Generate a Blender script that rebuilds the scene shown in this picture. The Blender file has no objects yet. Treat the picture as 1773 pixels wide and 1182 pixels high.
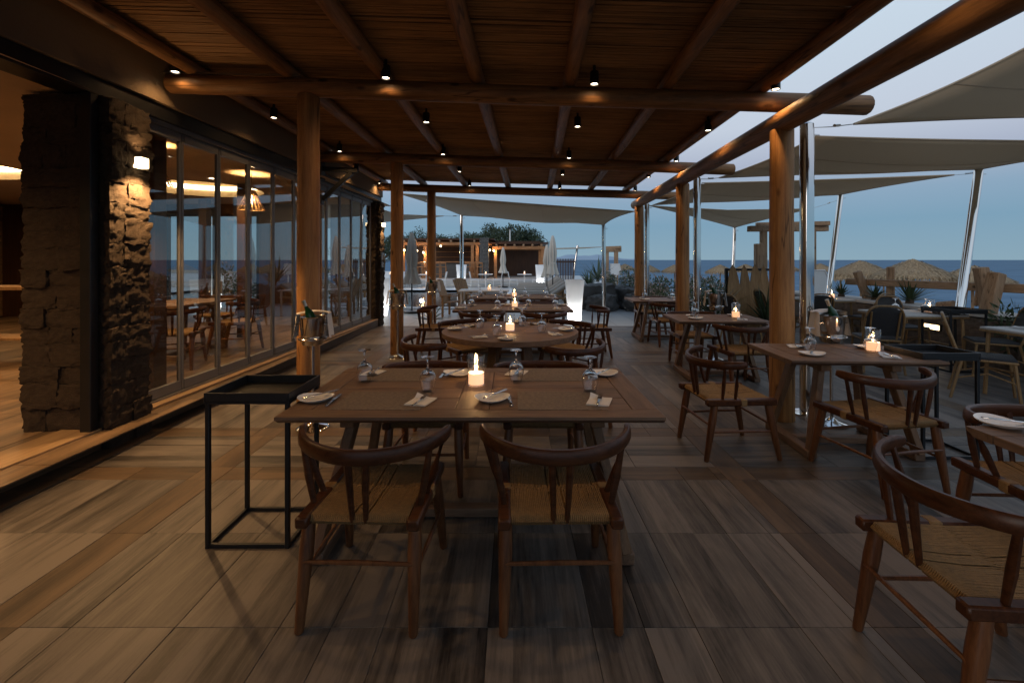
import bpy, math, random
from mathutils import Vector, Matrix, noise
R = math.radians
PI = math.pi
rnd = random.Random(7)
sc = bpy.context.scene
C = bpy.context.collection

# ------------------------------------------------------------------ camera, world, sun, exposure
F, CX, HY, H = 788.0, 888.0, 450.0, 1.5          # focal length in photo pixels, vanishing point, eye height
cam = bpy.data.cameras.new('camera')
cam.sensor_width = 36.0
cam.lens = 36.0 * F / 1773.0
cam.shift_x = -(CX - 886.5) / 1773.0
cam.shift_y = -(591.0 - HY) / 1773.0
cam.clip_start = 0.05
cam.clip_end = 60000
camo = bpy.data.objects.new('camera', cam)
camo.location = (0, 0, H)
camo.rotation_euler = (R(90), 0, 0)
C.objects.link(camo)
sc.camera = camo

world = bpy.data.worlds.new('World')
sc.world = world
world.use_nodes = True
wn = world.node_tree
wn.nodes.clear()
wo = wn.nodes.new('ShaderNodeOutputWorld')
bg = wn.nodes.new('ShaderNodeBackground')
tc = wn.nodes.new('ShaderNodeTexCoord')
sep = wn.nodes.new('ShaderNodeSeparateXYZ')
ramp = wn.nodes.new('ShaderNodeValToRGB')
wn.links.new(tc.outputs['Generated'], sep.inputs[0])
wn.links.new(sep.outputs['Z'], ramp.inputs[0])
wn.links.new(ramp.outputs[0], bg.inputs[0])
wn.links.new(bg.outputs[0], wo.inputs[0])
bg.inputs[1].default_value = 1.0
# dusk sky: blue earth-shadow band on the horizon, lavender belt, pale blue above (all round)
stops = [(0.0, (.185, .28, .345)), (.07, (.150, .258, .35)), (.12, (.19, .282, .38)), (.18, (.30, .34, .43)),
         (.25, (.40, .45, .53)), (.40, (.42, .50, .58)), (.7, (.27, .35, .47)), (1.0, (.16, .24, .37))]
el = ramp.color_ramp.elements
el[0].position, el[0].color = stops[0][0], (*stops[0][1], 1)
el[1].position, el[1].color = stops[-1][0], (*stops[-1][1], 1)
for p, c in stops[1:-1]:
    e = el.new(p); e.color = (*c, 1)

sun = bpy.data.lights.new('sun', 'SUN')
sun.energy = 0.7
sun.angle = R(30)
sun.color = (1, .84, .72)
suno = bpy.data.objects.new('sun', sun)
suno.rotation_euler = (R(77), 0, R(-50))        # last glow, low behind the camera, over the building
suno.location = (0, -10, 8)
C.objects.link(suno)

sc.view_settings.view_transform = 'Standard'
sc.view_settings.look = 'None'
sc.view_settings.exposure = 0.45
sc.view_settings.gamma = 1.0
sc.cycles.use_denoising = True
sc.cycles.max_bounces = 7
sc.cycles.diffuse_bounces = 3
sc.cycles.glossy_bounces = 4
sc.cycles.transmission_bounces = 6
sc.cycles.transparent_max_bounces = 24
sc.cycles.sample_clamp_indirect = 4.0
sc.cycles.caustics_reflective = False
sc.cycles.caustics_refractive = False
WARM = (1.0, .57, .24)

def P(x, y, d):
    return Vector(((x - CX) / F * d, d, H - (y - HY) / F * d))
def G(x, y, z=0.0):
    d = (H - z) * F / (y - HY)
    return Vector(((x - CX) / F * d, d, z))

# ------------------------------------------------------------------ mesh builder
class MB:
    def __init__(s):
        s.v = []; s.f = []
    def add(s, vs, fs):
        o = len(s.v)
        s.v += [Vector(v) for v in vs]
        s.f += [tuple(i + o for i in f) for f in fs]
        return s
    def box(s, c, d, b=0.0, M=None):
        c = Vector(c); h = Vector(d) / 2
        vs = []; fs = []
        if b <= 0:
            for z in (-1, 1):
                for x, y in ((-1, -1), (1, -1), (1, 1), (-1, 1)):
                    vs.append(Vector((x * h.x, y * h.y, z * h.z)))
            fs = [(3, 2, 1, 0), (4, 5, 6, 7), (0, 1, 5, 4), (1, 2, 6, 5), (2, 3, 7, 6), (3, 0, 4, 7)]
        else:
            b = min(b, h.x * .95, h.y * .95, h.z * .95)
            idx = {}
            for sx in (-1, 1):
                for sy in (-1, 1):
                    for sz in (-1, 1):
                        for a in range(3):
                            p = [sx * (h.x - b), sy * (h.y - b), sz * (h.z - b)]
                            p[a] += (sx, sy, sz)[a] * b
                            idx[(sx, sy, sz, a)] = len(vs); vs.append(Vector(p))
            def face(ks):
                ids = [idx[k] for k in ks]
                n = (vs[ids[1]] - vs[ids[0]]).cross(vs[ids[2]] - vs[ids[0]])
                cc = sum((vs[i] for i in ids), Vector()) / len(ids)
                if n.dot(cc) < 0: ids.reverse()
                fs.append(tuple(ids))
            for a in range(3):
                o = [i for i in range(3) if i != a]
                for sg in (-1, 1):
                    ks = []
                    for p, q in ((-1, -1), (1, -1), (1, 1), (-1, 1)):
                        k = [0, 0, 0]; k[a] = sg; k[o[0]] = p; k[o[1]] = q
                        ks.append((*k, a))
                    face(ks)
                for p in (-1, 1):
                    for q in (-1, 1):
                        k0 = [0, 0, 0]; k0[a] = -1; k0[o[0]] = p; k0[o[1]] = q
                        k1 = list(k0); k1[a] = 1
                        face([(*k0, o[0]), (*k1, o[0]), (*k1, o[1]), (*k0, o[1])])
            for sx in (-1, 1):
                for sy in (-1, 1):
                    for sz in (-1, 1):
                        face([(sx, sy, sz, 0), (sx, sy, sz, 1), (sx, sy, sz, 2)])
        if M is not None: vs = [M @ v for v in vs]
        return s.add([v + c for v in vs], fs)
    def bar(s, p0, p1, w, t, b=0.0, up=(0, 0, 1)):      # box from p0 to p1, w across, t along 'up'
        p0 = Vector(p0); p1 = Vector(p1); d = p1 - p0
        y = d.normalized(); x = y.cross(Vector(up))
        if x.length < 1e-4: x = y.cross(Vector((1, 0, 0)))
        x.normalize(); z = x.cross(y)
        M = Matrix((x, y, z)).transposed()
        return s.box((p0 + p1) / 2, (w, d.length, t), b, M)
    def tube(s, pts, rs, n=8, caps=True, sq=1.0, up=(0, 0, 1), closed=False):
        pts = [Vector(p) for p in pts]
        if not isinstance(rs, (list, tuple)): rs = [rs] * len(pts)
        vs = []; fs = []; m = len(pts)
        for i, p in enumerate(pts):
            a = pts[(i - 1) % m] if (closed or i > 0) else p
            b = pts[(i + 1) % m] if (closed or i < m - 1) else p
            t = (b - a).normalized()
            u = Vector(up)
            if abs(t.dot(u)) > .95: u = Vector((1, 0, 0)) if abs(t.x) < .9 else Vector((0, 1, 0))
            x = t.cross(u).normalized(); y = x.cross(t)
            for k in range(n):
                an = 2 * PI * (k + .5) / n
                vs.append(p + x * (math.cos(an) * rs[i] * sq) + y * (math.sin(an) * rs[i]))
        for i in range(m if closed else m - 1):
            j = (i + 1) % m
            for k in range(n):
                k2 = (k + 1) % n
                fs.append((i * n + k, j * n + k, j * n + k2, i * n + k2))
        if caps and not closed:
            fs.append(tuple(range(n))); fs.append(tuple(reversed(range((m - 1) * n, m * n))))
        return s.add(vs, fs)
    def lathe(s, prof, n=24, c=(0, 0, 0), M=None, capb=False, capt=False):
        vs = []; fs = []
        for r, z in prof:
            for k in range(n):
                a = 2 * PI * k / n
                vs.append(Vector((r * math.cos(a), r * math.sin(a), z)))
        for i in range(len(prof) - 1):
            for k in range(n):
                k2 = (k + 1) % n
                fs.append((i * n + k, i * n + k2, (i + 1) * n + k2, (i + 1) * n + k))
        if capb: fs.append(tuple(reversed(range(n))))
        if capt: fs.append(tuple(range((len(prof) - 1) * n, len(prof) * n)))
        if M is not None: vs = [M @ v for v in vs]
        return s.add([v + Vector(c) for v in vs], fs)
    def prism(s, poly, z0, z1):
        n = len(poly)
        vs = [(x, y, z0) for x, y in poly] + [(x, y, z1) for x, y in poly]
        fs = [tuple(reversed(range(n))), tuple(range(n, 2 * n))] + [(i, (i + 1) % n, n + (i + 1) % n, n + i) for i in range(n)]
        return s.add(vs, fs)
    def sweep(s, path, prof, outs, ups=None):          # prof: (outward, up) pairs
        n = len(prof); vs = []; fs = []
        for i, p in enumerate(path):
            o = Vector(outs[i]); u = Vector(ups[i]) if ups else Vector((0, 0, 1))
            for a, b in prof: vs.append(Vector(p) + o * a + u * b)
        for i in range(len(path) - 1):
            for k in range(n):
                k2 = (k + 1) % n
                fs.append((i * n + k, i * n + k2, (i + 1) * n + k2, (i + 1) * n + k))
        fs.append(tuple(reversed(range(n)))); fs.append(tuple(range((len(path) - 1) * n, len(path) * n)))
        return s.add(vs, fs)
    def grid(s, fn, nu, nv):
        vs = [fn(i / nu, j / nv) for j in range(nv + 1) for i in range(nu + 1)]
        fs = [(j * (nu + 1) + i, j * (nu + 1) + i + 1, (j + 1) * (nu + 1) + i + 1, (j + 1) * (nu + 1) + i) for j in range(nv) for i in range(nu)]
        return s.add(vs, fs)
    def mesh(s, name, m=None, smooth=40, org=(0, 0, 0)):
        me = bpy.data.meshes.new(name)
        o = Vector(org)
        me.from_pydata([v - o for v in s.v], [], s.f)
        if m: me.materials.append(m)
        me.update()
        if smooth:
            me.polygons.foreach_set('use_smooth', [True] * len(me.polygons))
            me.set_sharp_from_angle(angle=R(smooth))
        return me

def link(name, me, parent=None, loc=(0, 0, 0), rz=0.0):
    o = bpy.data.objects.new(name, me)
    C.objects.link(o)
    o.location = loc
    if rz: o.rotation_euler = (0, 0, rz)
    if parent: o.parent = parent
    return o
def tag(o, label, cat, group=None, kind=None):
    o['label'] = label; o['category'] = cat
    if group: o['group'] = group
    if kind: o['kind'] = kind
    return o
def thing(name, label, cat, loc=(0, 0, 0), rz=0.0, group=None):
    return tag(link(name, None, None, loc, rz), label, cat, group)
def struct(name, mb, m, smooth=0, parent=None):
    o = link(name, mb.mesh(name, m, smooth), parent)
    if not parent: o['kind'] = 'structure'
    return o
CACHE = {}
def part(name, key, fn, m, parent, smooth=40, loc=(0, 0, 0), rz=0.0):
    if key is None: return link(name, fn().mesh(name, m, smooth), parent, loc, rz)
    if key not in CACHE: CACHE[key] = fn().mesh(name, m, smooth)
    return link(name, CACHE[key], parent, loc, rz)
def solo(name, mb, m, label, cat, group=None, org=(0, 0, 0), smooth=40):
    return tag(link(name, mb.mesh(name, m, smooth, org), None, org), label, cat, group)

# ------------------------------------------------------------------ materials
def newmat(name):
    m = bpy.data.materials.new(name); m.use_nodes = True
    return m, m.node_tree, m.node_tree.nodes['Principled BSDF']
def nd(nt, t, **kw):
    n = nt.nodes.new(t)
    for k, v in kw.items():
        if hasattr(n, k): setattr(n, k, v)
        else: n.inputs[k].default_value = v
    return n
def plain(name, col, rough=.5, metal=0.0, var=.12, scale=9.0, bump=0.0, bscale=60.0, spec=.5):
    m, nt, b = newmat(name)
    t = nd(nt, 'ShaderNodeTexCoord')
    n = nd(nt, 'ShaderNodeTexNoise', Scale=scale, Detail=5.0)
    nt.links.new(t.outputs['Object'], n.inputs['Vector'])
    mx = nd(nt, 'ShaderNodeMix', data_type='RGBA')
    mx.inputs[6].default_value = (*[c * (1 - var) for c in col], 1)
    mx.inputs[7].default_value = (*[min(1, c * (1 + var)) for c in col], 1)
    nt.links.new(n.outputs[0], mx.inputs[0]); nt.links.new(mx.outputs[2], b.inputs['Base Color'])
    mr = nd(nt, 'ShaderNodeMapRange'); mr.inputs[3].default_value = max(0.02, rough - .08); mr.inputs[4].default_value = min(1, rough + .08)
    nt.links.new(n.outputs[0], mr.inputs[0]); nt.links.new(mr.outputs[0], b.inputs['Roughness'])
    b.inputs['Metallic'].default_value = metal
    b.inputs['Specular IOR Level'].default_value = spec
    if bump:
        n2 = nd(nt, 'ShaderNodeTexNoise', Scale=bscale, Detail=6.0)
        nt.links.new(t.outputs['Object'], n2.inputs['Vector'])
        bp = nd(nt, 'ShaderNodeBump', Strength=bump, Distance=.02)
        nt.links.new(n2.outputs[0], bp.inputs['Height']); nt.links.new(bp.outputs[0], b.inputs['Normal'])
    return m
def wood(name, dark, light, axis='Z', scale=1.0, rough=.5, bump=.25, knots=False, stretch=14.0, spec=.4):
    m, nt, b = newmat(name)
    t = nd(nt, 'ShaderNodeTexCoord'); oi = nd(nt, 'ShaderNodeObjectInfo')
    ad = nd(nt, 'ShaderNodeVectorMath', operation='ADD')
    ml = nd(nt, 'ShaderNodeVectorMath', operation='SCALE'); ml.inputs['Scale'].default_value = 37.0
    cmb = nd(nt, 'ShaderNodeCombineXYZ')
    for i in range(3): nt.links.new(oi.outputs['Random'], cmb.inputs[i])
    nt.links.new(cmb.outputs[0], ml.inputs[0])
    nt.links.new(t.outputs['Object'], ad.inputs[0]); nt.links.new(ml.outputs[0], ad.inputs[1])
    mp = nd(nt, 'ShaderNodeMapping')
    s = [stretch * scale] * 3; s['XYZ'.index(axis)] = scale * 1.1
    mp.inputs['Scale'].default_value = s
    nt.links.new(ad.outputs[0], mp.inputs['Vector'])
    n = nd(nt, 'ShaderNodeTexNoise', Scale=1.6, Detail=7.0, Roughness=.62, Distortion=.6)
    nt.links.new(mp.outputs[0], n.inputs['Vector'])
    n2 = nd(nt, 'ShaderNodeTexNoise', Scale=9.0, Detail=4.0, Roughness=.7)
    nt.links.new(mp.outputs[0], n2.inputs['Vector'])
    n3 = nd(nt, 'ShaderNodeTexNoise', Scale=1.3, Detail=2.0)
    nt.links.new(ad.outputs[0], n3.inputs['Vector'])
    a1 = nd(nt, 'ShaderNodeMath', operation='MULTIPLY_ADD'); a1.inputs[1].default_value = .45
    nt.links.new(n2.outputs[0], a1.inputs[0])
    m1 = nd(nt, 'ShaderNodeMath', operation='MULTIPLY_ADD'); m1.inputs[1].default_value = .45; m1.inputs[2].default_value = -.25
    nt.links.new(n3.outputs[0], m1.inputs[0])
    a2 = nd(nt, 'ShaderNodeMath', operation='ADD')
    nt.links.new(n.outputs[0], a2.inputs[0]); nt.links.new(m1.outputs[0], a2.inputs[1])
    nt.links.new(a2.outputs[0], a1.inputs[2])
    cr = nd(nt, 'ShaderNodeValToRGB')
    cr.color_ramp.elements[0].position = .45; cr.color_ramp.elements[0].color = (*dark, 1)
    cr.color_ramp.elements[1].position = .95; cr.color_ramp.elements[1].color = (*light, 1)
    nt.links.new(a1.outputs[0], cr.inputs[0])
    last = cr.outputs[0]
    if knots:
        mp2 = nd(nt, 'ShaderNodeMapping'); q = [5.0] * 3; q['XYZ'.index(axis)] = 2.4
        mp2.inputs['Scale'].default_value = q
        nt.links.new(ad.outputs[0], mp2.inputs['Vector'])
        vo = nd(nt, 'ShaderNodeTexVoronoi', Scale=1.0)
        nt.links.new(mp2.outputs[0], vo.inputs['Vector'])
        kr = nd(nt, 'ShaderNodeValToRGB')
        kr.color_ramp.elements[0].position = .07; kr.color_ramp.elements[0].color = (.25, .2, .16, 1)
        kr.color_ramp.elements[1].position = .15; kr.color_ramp.elements[1].color = (1, 1, 1, 1)
        nt.links.new(vo.outputs['Distance'], kr.inputs[0])
        mp3 = nd(nt, 'ShaderNodeMapping'); q3 = [9.0] * 3; q3['XYZ'.index(axis)] = .45
        mp3.inputs['Scale'].default_value = q3
        nt.links.new(ad.outputs[0], mp3.inputs['Vector'])
        nc = nd(nt, 'ShaderNodeTexNoise', Scale=1.0, Detail=2.5, Roughness=.5); nt.links.new(mp3.outputs[0], nc.inputs['Vector'])
        ck = nd(nt, 'ShaderNodeValToRGB'); ce = ck.color_ramp.elements
        ce[0].position = .556; ce[0].color = (1, 1, 1, 1); ce[1].position = .582; ce[1].color = (1, 1, 1, 1)
        e_ = ce.new(.568); e_.color = (.16, .12, .09, 1)
        nt.links.new(nc.outputs[0], ck.inputs[0])
        mc = nd(nt, 'ShaderNodeMix', data_type='RGBA', blend_type='MULTIPLY'); mc.inputs[0].default_value = .85
        nt.links.new(last, mc.inputs[6]); nt.links.new(ck.outputs[0], mc.inputs[7]); last = mc.outputs[2]
        mk = nd(nt, 'ShaderNodeMix', data_type='RGBA', blend_type='MULTIPLY'); mk.inputs[0].default_value = 1
        nt.links.new(last, mk.inputs[6]); nt.links.new(kr.outputs[0], mk.inputs[7]); last = mk.outputs[2]
    nt.links.new(last, b.inputs['Base Color'])
    b.inputs['Roughness'].default_value = rough
    b.inputs['Specular IOR Level'].default_value = spec
    bp = nd(nt, 'ShaderNodeBump', Strength=bump, Distance=.01)
    nt.links.new(a1.outputs[0], bp.inputs['Height']); nt.links.new(bp.outputs[0], b.inputs['Normal'])
    return m
def emis(name, col, st):
    m, nt, b = newmat(name)
    b.inputs['Base Color'].default_value = (.8, .8, .8, 1)
    b.inputs['Emission Color'].default_value = (*col, 1); b.inputs['Emission Strength'].default_value = st
    return m
def thinglass(name, tint=(1, 1, 1), ior=1.45, rough=.0, boost=1.0):
    m, nt, b = newmat(name)
    nt.nodes.remove(b)
    lw_ = nd(nt, 'ShaderNodeLayerWeight', Blend=.5)
    pw5 = nd(nt, 'ShaderNodeMath', operation='POWER'); pw5.inputs[1].default_value = 5.0
    nt.links.new(lw_.outputs['Facing'], pw5.inputs[0])
    f0 = ((ior - 1) / (ior + 1)) ** 2
    fr = nd(nt, 'ShaderNodeMath', operation='MULTIPLY_ADD'); fr.inputs[1].default_value = 1 - f0; fr.inputs[2].default_value = f0
    nt.links.new(pw5.outputs[0], fr.inputs[0])
    tr = nd(nt, 'ShaderNodeBsdfTransparent'); tr.inputs[0].default_value = (*tint, 1)
    gl = nd(nt, 'ShaderNodeBsdfGlossy', Roughness=rough); gl.inputs[0].default_value = (1, 1, 1, 1)
    mu = nd(nt, 'ShaderNodeMath', operation='MULTIPLY'); mu.inputs[1].default_value = boost; mu.use_clamp = True
    mx = nd(nt, 'ShaderNodeMixShader')
    nt.links.new(fr.outputs[0], mu.inputs[0]); nt.links.new(mu.outputs[0], mx.inputs[0])
    nt.links.new(tr.outputs[0], mx.inputs[1]); nt.links.new(gl.outputs[0], mx.inputs[2])
    nt.links.new(mx.outputs[0], nt.nodes['Material Output'].inputs[0])
    return m
def translucent(name, col, mixf=.5):
    m, nt, b = newmat(name)
    b.inputs['Base Color'].default_value = (*col, 1); b.inputs['Roughness'].default_value = .6
    t = nd(nt, 'ShaderNodeBsdfTranslucent'); t.inputs[0].default_value = (*col, 1)
    mx = nd(nt, 'ShaderNodeMixShader'); mx.inputs[0].default_value = mixf
    nt.links.new(b.outputs[0], mx.inputs[1]); nt.links.new(t.outputs[0], mx.inputs[2])
    nt.links.new(mx.outputs[0], nt.nodes['Material Output'].inputs[0])
    return m
M = {}
M['post'] = wood('post_pine', (.22, .095, .030), (.50, .25, .085), 'Z', 1.0, .55, .2, True)
M['beamx'] = wood('beam_pine_x', (.115, .052, .019), (.33, .168, .066), 'X', 1.0, .55, .2, True)
M['beamy'] = wood('beam_pine_y', (.115, .052, .019), (.34, .172, .068), 'Y', 1.0, .55, .2, True)
M['cane'] = wood('roof_cane', (.115, .058, .022), (.42, .235, .10), 'X', .6, .6, .2, False, 30)
M['table'] = wood('table_teak_x', (.085, .048, .028), (.225, .135, .083), 'X', 1.3, .55, .12)
M['tabley'] = wood('table_teak_y', (.085, .048, .028), (.225, .135, .083), 'Y', 1.3, .55, .12)
M['tleg'] = wood('table_leg_teak', (.085, .042, .02), (.22, .12, .058), 'Z', 1.3, .55, .12)
M['chair'] = wood('chair_dark_wood', (.026, .0085, .0035), (.095, .034, .013), 'X', 1.6, .34, .06, spec=.25)
M['chairl'] = wood('chair_leg_wood', (.062, .021, .008), (.20, .08, .030), 'Z', 1.6, .34, .06)
M['darkwood'] = wood('interior_dark_wood', (.035, .014, .006), (.09, .04, .018), 'Z', 1.0, .45, .08)
M['panelwood'] = wood('interior_wall_wood', (.13, .07, .03), (.28, .16, .07), 'Y', .6, .5, .08)
M['raw'] = wood('weathered_log', (.20, .125, .07), (.42, .28, .17), 'Z', 1.0, .75, .3, True)
M['rawx'] = wood('weathered_log_y', (.20, .125, .07), (.42, .28, .17), 'Y', 1.0, .75, .3, True)
M['pavwood'] = wood('pavilion_wood', (.22, .10, .04), (.45, .22, .09), 'X', .7, .6, .1)
M['rattan'] = wood('rattan_cane', (.16, .09, .035), (.34, .21, .09), 'Z', 3.0, .45, .1)
M['slat'] = wood('deck_chair_wood', (.24, .13, .05), (.42, .25, .11), 'Z', 1.2, .6, .1)
M['cord'] = plain('paper_cord', (.23, .132, .048), .75, 0, .45, 55, .3, 220)
M['weave'] = plain('dark_weave', (.022, .022, .024), .55, 0, .3, 80, .6, 160)
M['black'] = plain('black_metal', (.012, .013, .015), .42, .3, .2, 20)
M['steel'] = plain('dark_steel_profile', (.022, .022, .023), .4, .5, .2, 12)
M['alu'] = plain('grey_aluminium', (.17, .165, .16), .42, .4, .1, 10)
M['chrome'] = plain('polished_steel', (.78, .77, .75), .07, 1.0, .03, 3)
M['bucket'] = plain('bucket_steel', (.66, .63, .6), .16, 1.0, .05, 8)
M['cutlery'] = plain('cutlery_steel', (.7, .69, .67), .14, 1.0, .05, 30)
M['china'] = plain('white_china', (.80, .78, .75), .18, 0, .03, 20)
M['linen'] = plain('white_linen', (.74, .71, .68), .9, 0, .05, 30, .3, 300)
M['towel'] = plain('white_towel', (.72, .69, .66), .95, 0, .08, 14, .6, 160)
M['glass'] = thinglass('drinking_glass', (.96, .97, .97), 1.5, 0.0, 1.8)
def realglass():
    m, nt, b = newmat('crystal_glass')
    b.inputs['Base Color'].default_value = (1, 1, 1, 1); b.inputs['Roughness'].default_value = 0.0
    b.inputs['Transmission Weight'].default_value = 1.0; b.inputs['IOR'].default_value = 1.5
    return m
M['crystal'] = realglass()
M['pane'] = thinglass('window_glass', (.90, .91, .90), 1.5, 0.0, 1.9)
M['bottle'] = plain('green_bottle_glass', (.008, .05, .02), .08, 0, .2, 5)
M['foil'] = plain('bottle_foil', (.45, .42, .36), .35, .7, .1, 30)
M['wax'] = emis('candle_wax_glow', (1.0, .50, .25), 1.1)  # emission stands in for flame light scattering through the wax
M['flame'] = emis('candle_flame', (1.0, .62, .25), 14.0)
M['lens'] = emis('spot_lens', (1.0, .80, .55), 14.0)
M['sconce'] = emis('sconce_glow', (1.0, .72, .38), 7.0)
M['cove'] = emis('cove_glow', (1.0, .72, .38), 9)
M['bulb'] = emis('warm_bulb', (1.0, .7, .38), 30.0)
M['lantern'] = emis('warm_lamp', (1.0, .68, .34), 5.0)
M['plaster'] = plain('ochre_plaster', (.17, .12, .072), .85, 0, .1, 3, .15, 40)
M['ceil'] = plain('interior_plaster', (.50, .40, .28), .8, 0, .16, 1.4, .2, 12)
M['white'] = plain('white_paint', (.74, .74, .73), .5, 0, .04, 6)
M['planter'] = translucent('lit_planter_shell', (.86, .88, .9), .6)
M['sail'] = translucent('sail_cloth', (.60, .51, .39), .42)
M['canvas'] = plain('pale_canvas', (.55, .52, .46), .9, 0, .1, 5, .3, 60)
M['whitecanvas'] = plain('white_canvas', (.70, .71, .70), .85, 0, .05, 5, .2, 60)
M['cushion'] = plain('taupe_cushion', (.30, .26, .215), .95, 0, .1, 9, .4, 200)
M['stone'] = plain('volcanic_stone', (.058, .042, .030), .95, 0, .55, 7, 1.0, 34, .2)
M['mortar'] = plain('dark_mortar', (.03, .025, .02), 1.0, 0, .3, 20, .5, 80, .1)
M['wallstone'] = plain('field_stone', (.17, .13, .10), .95, 0, .5, 6, .9, 30, .2)
M['coping'] = plain('pale_coping', (.50, .48, .45), .8, 0, .12, 5, .3, 50)
M['boulder'] = plain('grey_boulder', (.10, .10, .098), .9, 0, .4, 3, .8, 9, .3)
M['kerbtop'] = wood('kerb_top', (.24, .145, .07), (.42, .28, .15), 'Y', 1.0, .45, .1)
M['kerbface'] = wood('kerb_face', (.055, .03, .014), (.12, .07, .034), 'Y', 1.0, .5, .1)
M['straw'] = plain('thatch', (.34, .25, .15), .95, 0, .85, 16, .6, 60)
M['leaf'] = plain('dark_leaf', (.045, .075, .03), .55, 0, .5, 3)
M['leaf2'] = plain('grey_green_leaf', (.12, .155, .075), .6, 0, .4, 3)
M['pineleaf'] = plain('tree_leaf', (.042, .062, .03), .7, 0, .5, 1)
M['flower'] = plain('pale_flower', (.62, .46, .40), .8, 0, .25, 6)
M['bark'] = plain('bark', (.09, .065, .045), .9, 0, .4, 8, .8, 30)
M['sand'] = plain('sand', (.34, .28, .21), .95, 0, .12, .6, .5, 8)
M['hill'] = plain('hazy_far_island', (.30, .40, .50), 1.0, 0, .05, .001)  # pale blue distance haze put into the island's base colour
M['soil'] = plain('soil', (.05, .04, .03), 1, 0, .4, 12, .8, 40)
M['poolwall'] = plain('pool_render', (.50, .60, .66), .6, 0, .05, 3)

def floor_mat(name, dark, light, across=False, cell=True):
    m, nt, b = newmat(name)
    g = nd(nt, 'ShaderNodeNewGeometry'); oi = nd(nt, 'ShaderNodeObjectInfo')
    sp = nd(nt, 'ShaderNodeSeparateXYZ'); nt.links.new(g.outputs['Position'], sp.inputs[0])
    def fl(sock, w):
        d = nd(nt, 'ShaderNodeMath', operation='DIVIDE'); d.inputs[1].default_value = w; nt.links.new(sock, d.inputs[0])
        f = nd(nt, 'ShaderNodeMath', operation='FLOOR'); nt.links.new(d.outputs[0], f.inputs[0]); return f.outputs[0]
    cb = nd(nt, 'ShaderNodeCombineXYZ')
    nt.links.new(fl(sp.outputs[0], .63 if across else .426), cb.inputs[0]); nt.links.new(fl(sp.outputs[1], .2 if across else .63), cb.inputs[1])
    wnz = nd(nt, 'ShaderNodeTexWhiteNoise'); nt.links.new(cb.outputs[0], wnz.inputs['Vector'])
    scl = nd(nt, 'ShaderNodeVectorMath', operation='SCALE'); scl.inputs['Scale'].default_value = 23.0
    if not cell:
        nt.links.remove(wnz.inputs['Vector'].links[0]); wnz.noise_dimensions = '1D'
        nt.links.new(oi.outputs['Random'], wnz.inputs['W'])
    nt.links.new(wnz.outputs['Color'], scl.inputs[0])
    ad = nd(nt, 'ShaderNodeVectorMath', operation='ADD')
    nt.links.new(g.outputs['Position'], ad.inputs[0]); nt.links.new(scl.outputs[0], ad.inputs[1])
    mp = nd(nt, 'ShaderNodeMapping'); mp.inputs['Scale'].default_value = (.9, 13, 5) if across else (13, .9, 5)
    nt.links.new(ad.outputs[0], mp.inputs['Vector'])
    n = nd(nt, 'ShaderNodeTexNoise', Scale=.9, Detail=9.0, Roughness=.72, Distortion=.35); nt.links.new(mp.outputs[0], n.inputs['Vector'])
    mpb = nd(nt, 'ShaderNodeMapping'); mpb.inputs['Scale'].default_value = (5, 90, 20) if across else (90, 5, 20)
    nt.links.new(ad.outputs[0], mpb.inputs['Vector'])
    n2 = nd(nt, 'ShaderNodeTexNoise', Scale=1.0, Detail=3.0); nt.links.new(mpb.outputs[0], n2.inputs['Vector'])
    s1 = nd(nt, 'ShaderNodeMath', operation='MULTIPLY_ADD'); s1.inputs[1].default_value = .22; nt.links.new(n2.outputs[0], s1.inputs[0]); nt.links.new(n.outputs[0], s1.inputs[2])
    mpc = nd(nt, 'ShaderNodeMapping'); mpc.inputs['Scale'].default_value = (1.3, 4.2, 3) if across else (4.2, 1.3, 3)
    nt.links.new(ad.outputs[0], mpc.inputs['Vector'])
    n4 = nd(nt, 'ShaderNodeTexNoise', Scale=1.0, Detail=9.0, Roughness=.72, Distortion=.5); nt.links.new(mpc.outputs[0], n4.inputs['Vector'])
    s3 = nd(nt, 'ShaderNodeMath', operation='MULTIPLY_ADD'); s3.inputs[1].default_value = .55; nt.links.new(n4.outputs[0], s3.inputs[0]); nt.links.new(s1.outputs[0], s3.inputs[2])
    s2 = nd(nt, 'ShaderNodeMath', operation='MULTIPLY_ADD'); s2.inputs[1].default_value = .15; nt.links.new(wnz.outputs['Value'], s2.inputs[0]); nt.links.new(s3.outputs[0], s2.inputs[2])
    cr = nd(nt, 'ShaderNodeValToRGB')
    cr.color_ramp.elements[0].position = .73; cr.color_ramp.elements[0].color = (*dark, 1)
    cr.color_ramp.elements[1].position = 1.0; cr.color_ramp.elements[1].color = (*light, 1)
    # printed narrow boards inside each tile
    cw = nd(nt, 'ShaderNodeCombineXYZ')
    nt.links.new(fl(sp.outputs[1 if across else 0], .0975 if across else .142), cw.inputs[0]); nt.links.new(wnz.outputs['Value'], cw.inputs[1])
    wb = nd(nt, 'ShaderNodeTexWhiteNoise'); nt.links.new(cw.outputs[0], wb.inputs['Vector'])
    s5 = nd(nt, 'ShaderNodeMath', operation='MULTIPLY_ADD'); s5.inputs[1].default_value = .20; nt.links.new(wb.outputs['Value'], s5.inputs[0]); nt.links.new(s2.outputs[0], s5.inputs[2])
    s2d = nd(nt, 'ShaderNodeMath', operation='SUBTRACT'); s2d.inputs[1].default_value = .22; nt.links.new(s5.outputs[0], s2d.inputs[0])
    cr.color_ramp.elements[0].position = .62; cr.color_ramp.elements[1].position = .99
    nt.links.new(s2d.outputs[0], cr.inputs[0]); nt.links.new(cr.outputs[0], b.inputs['Base Color'])
    mr = nd(nt, 'ShaderNodeMapRange'); mr.inputs[3].default_value = .38; mr.inputs[4].default_value = .58
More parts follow.
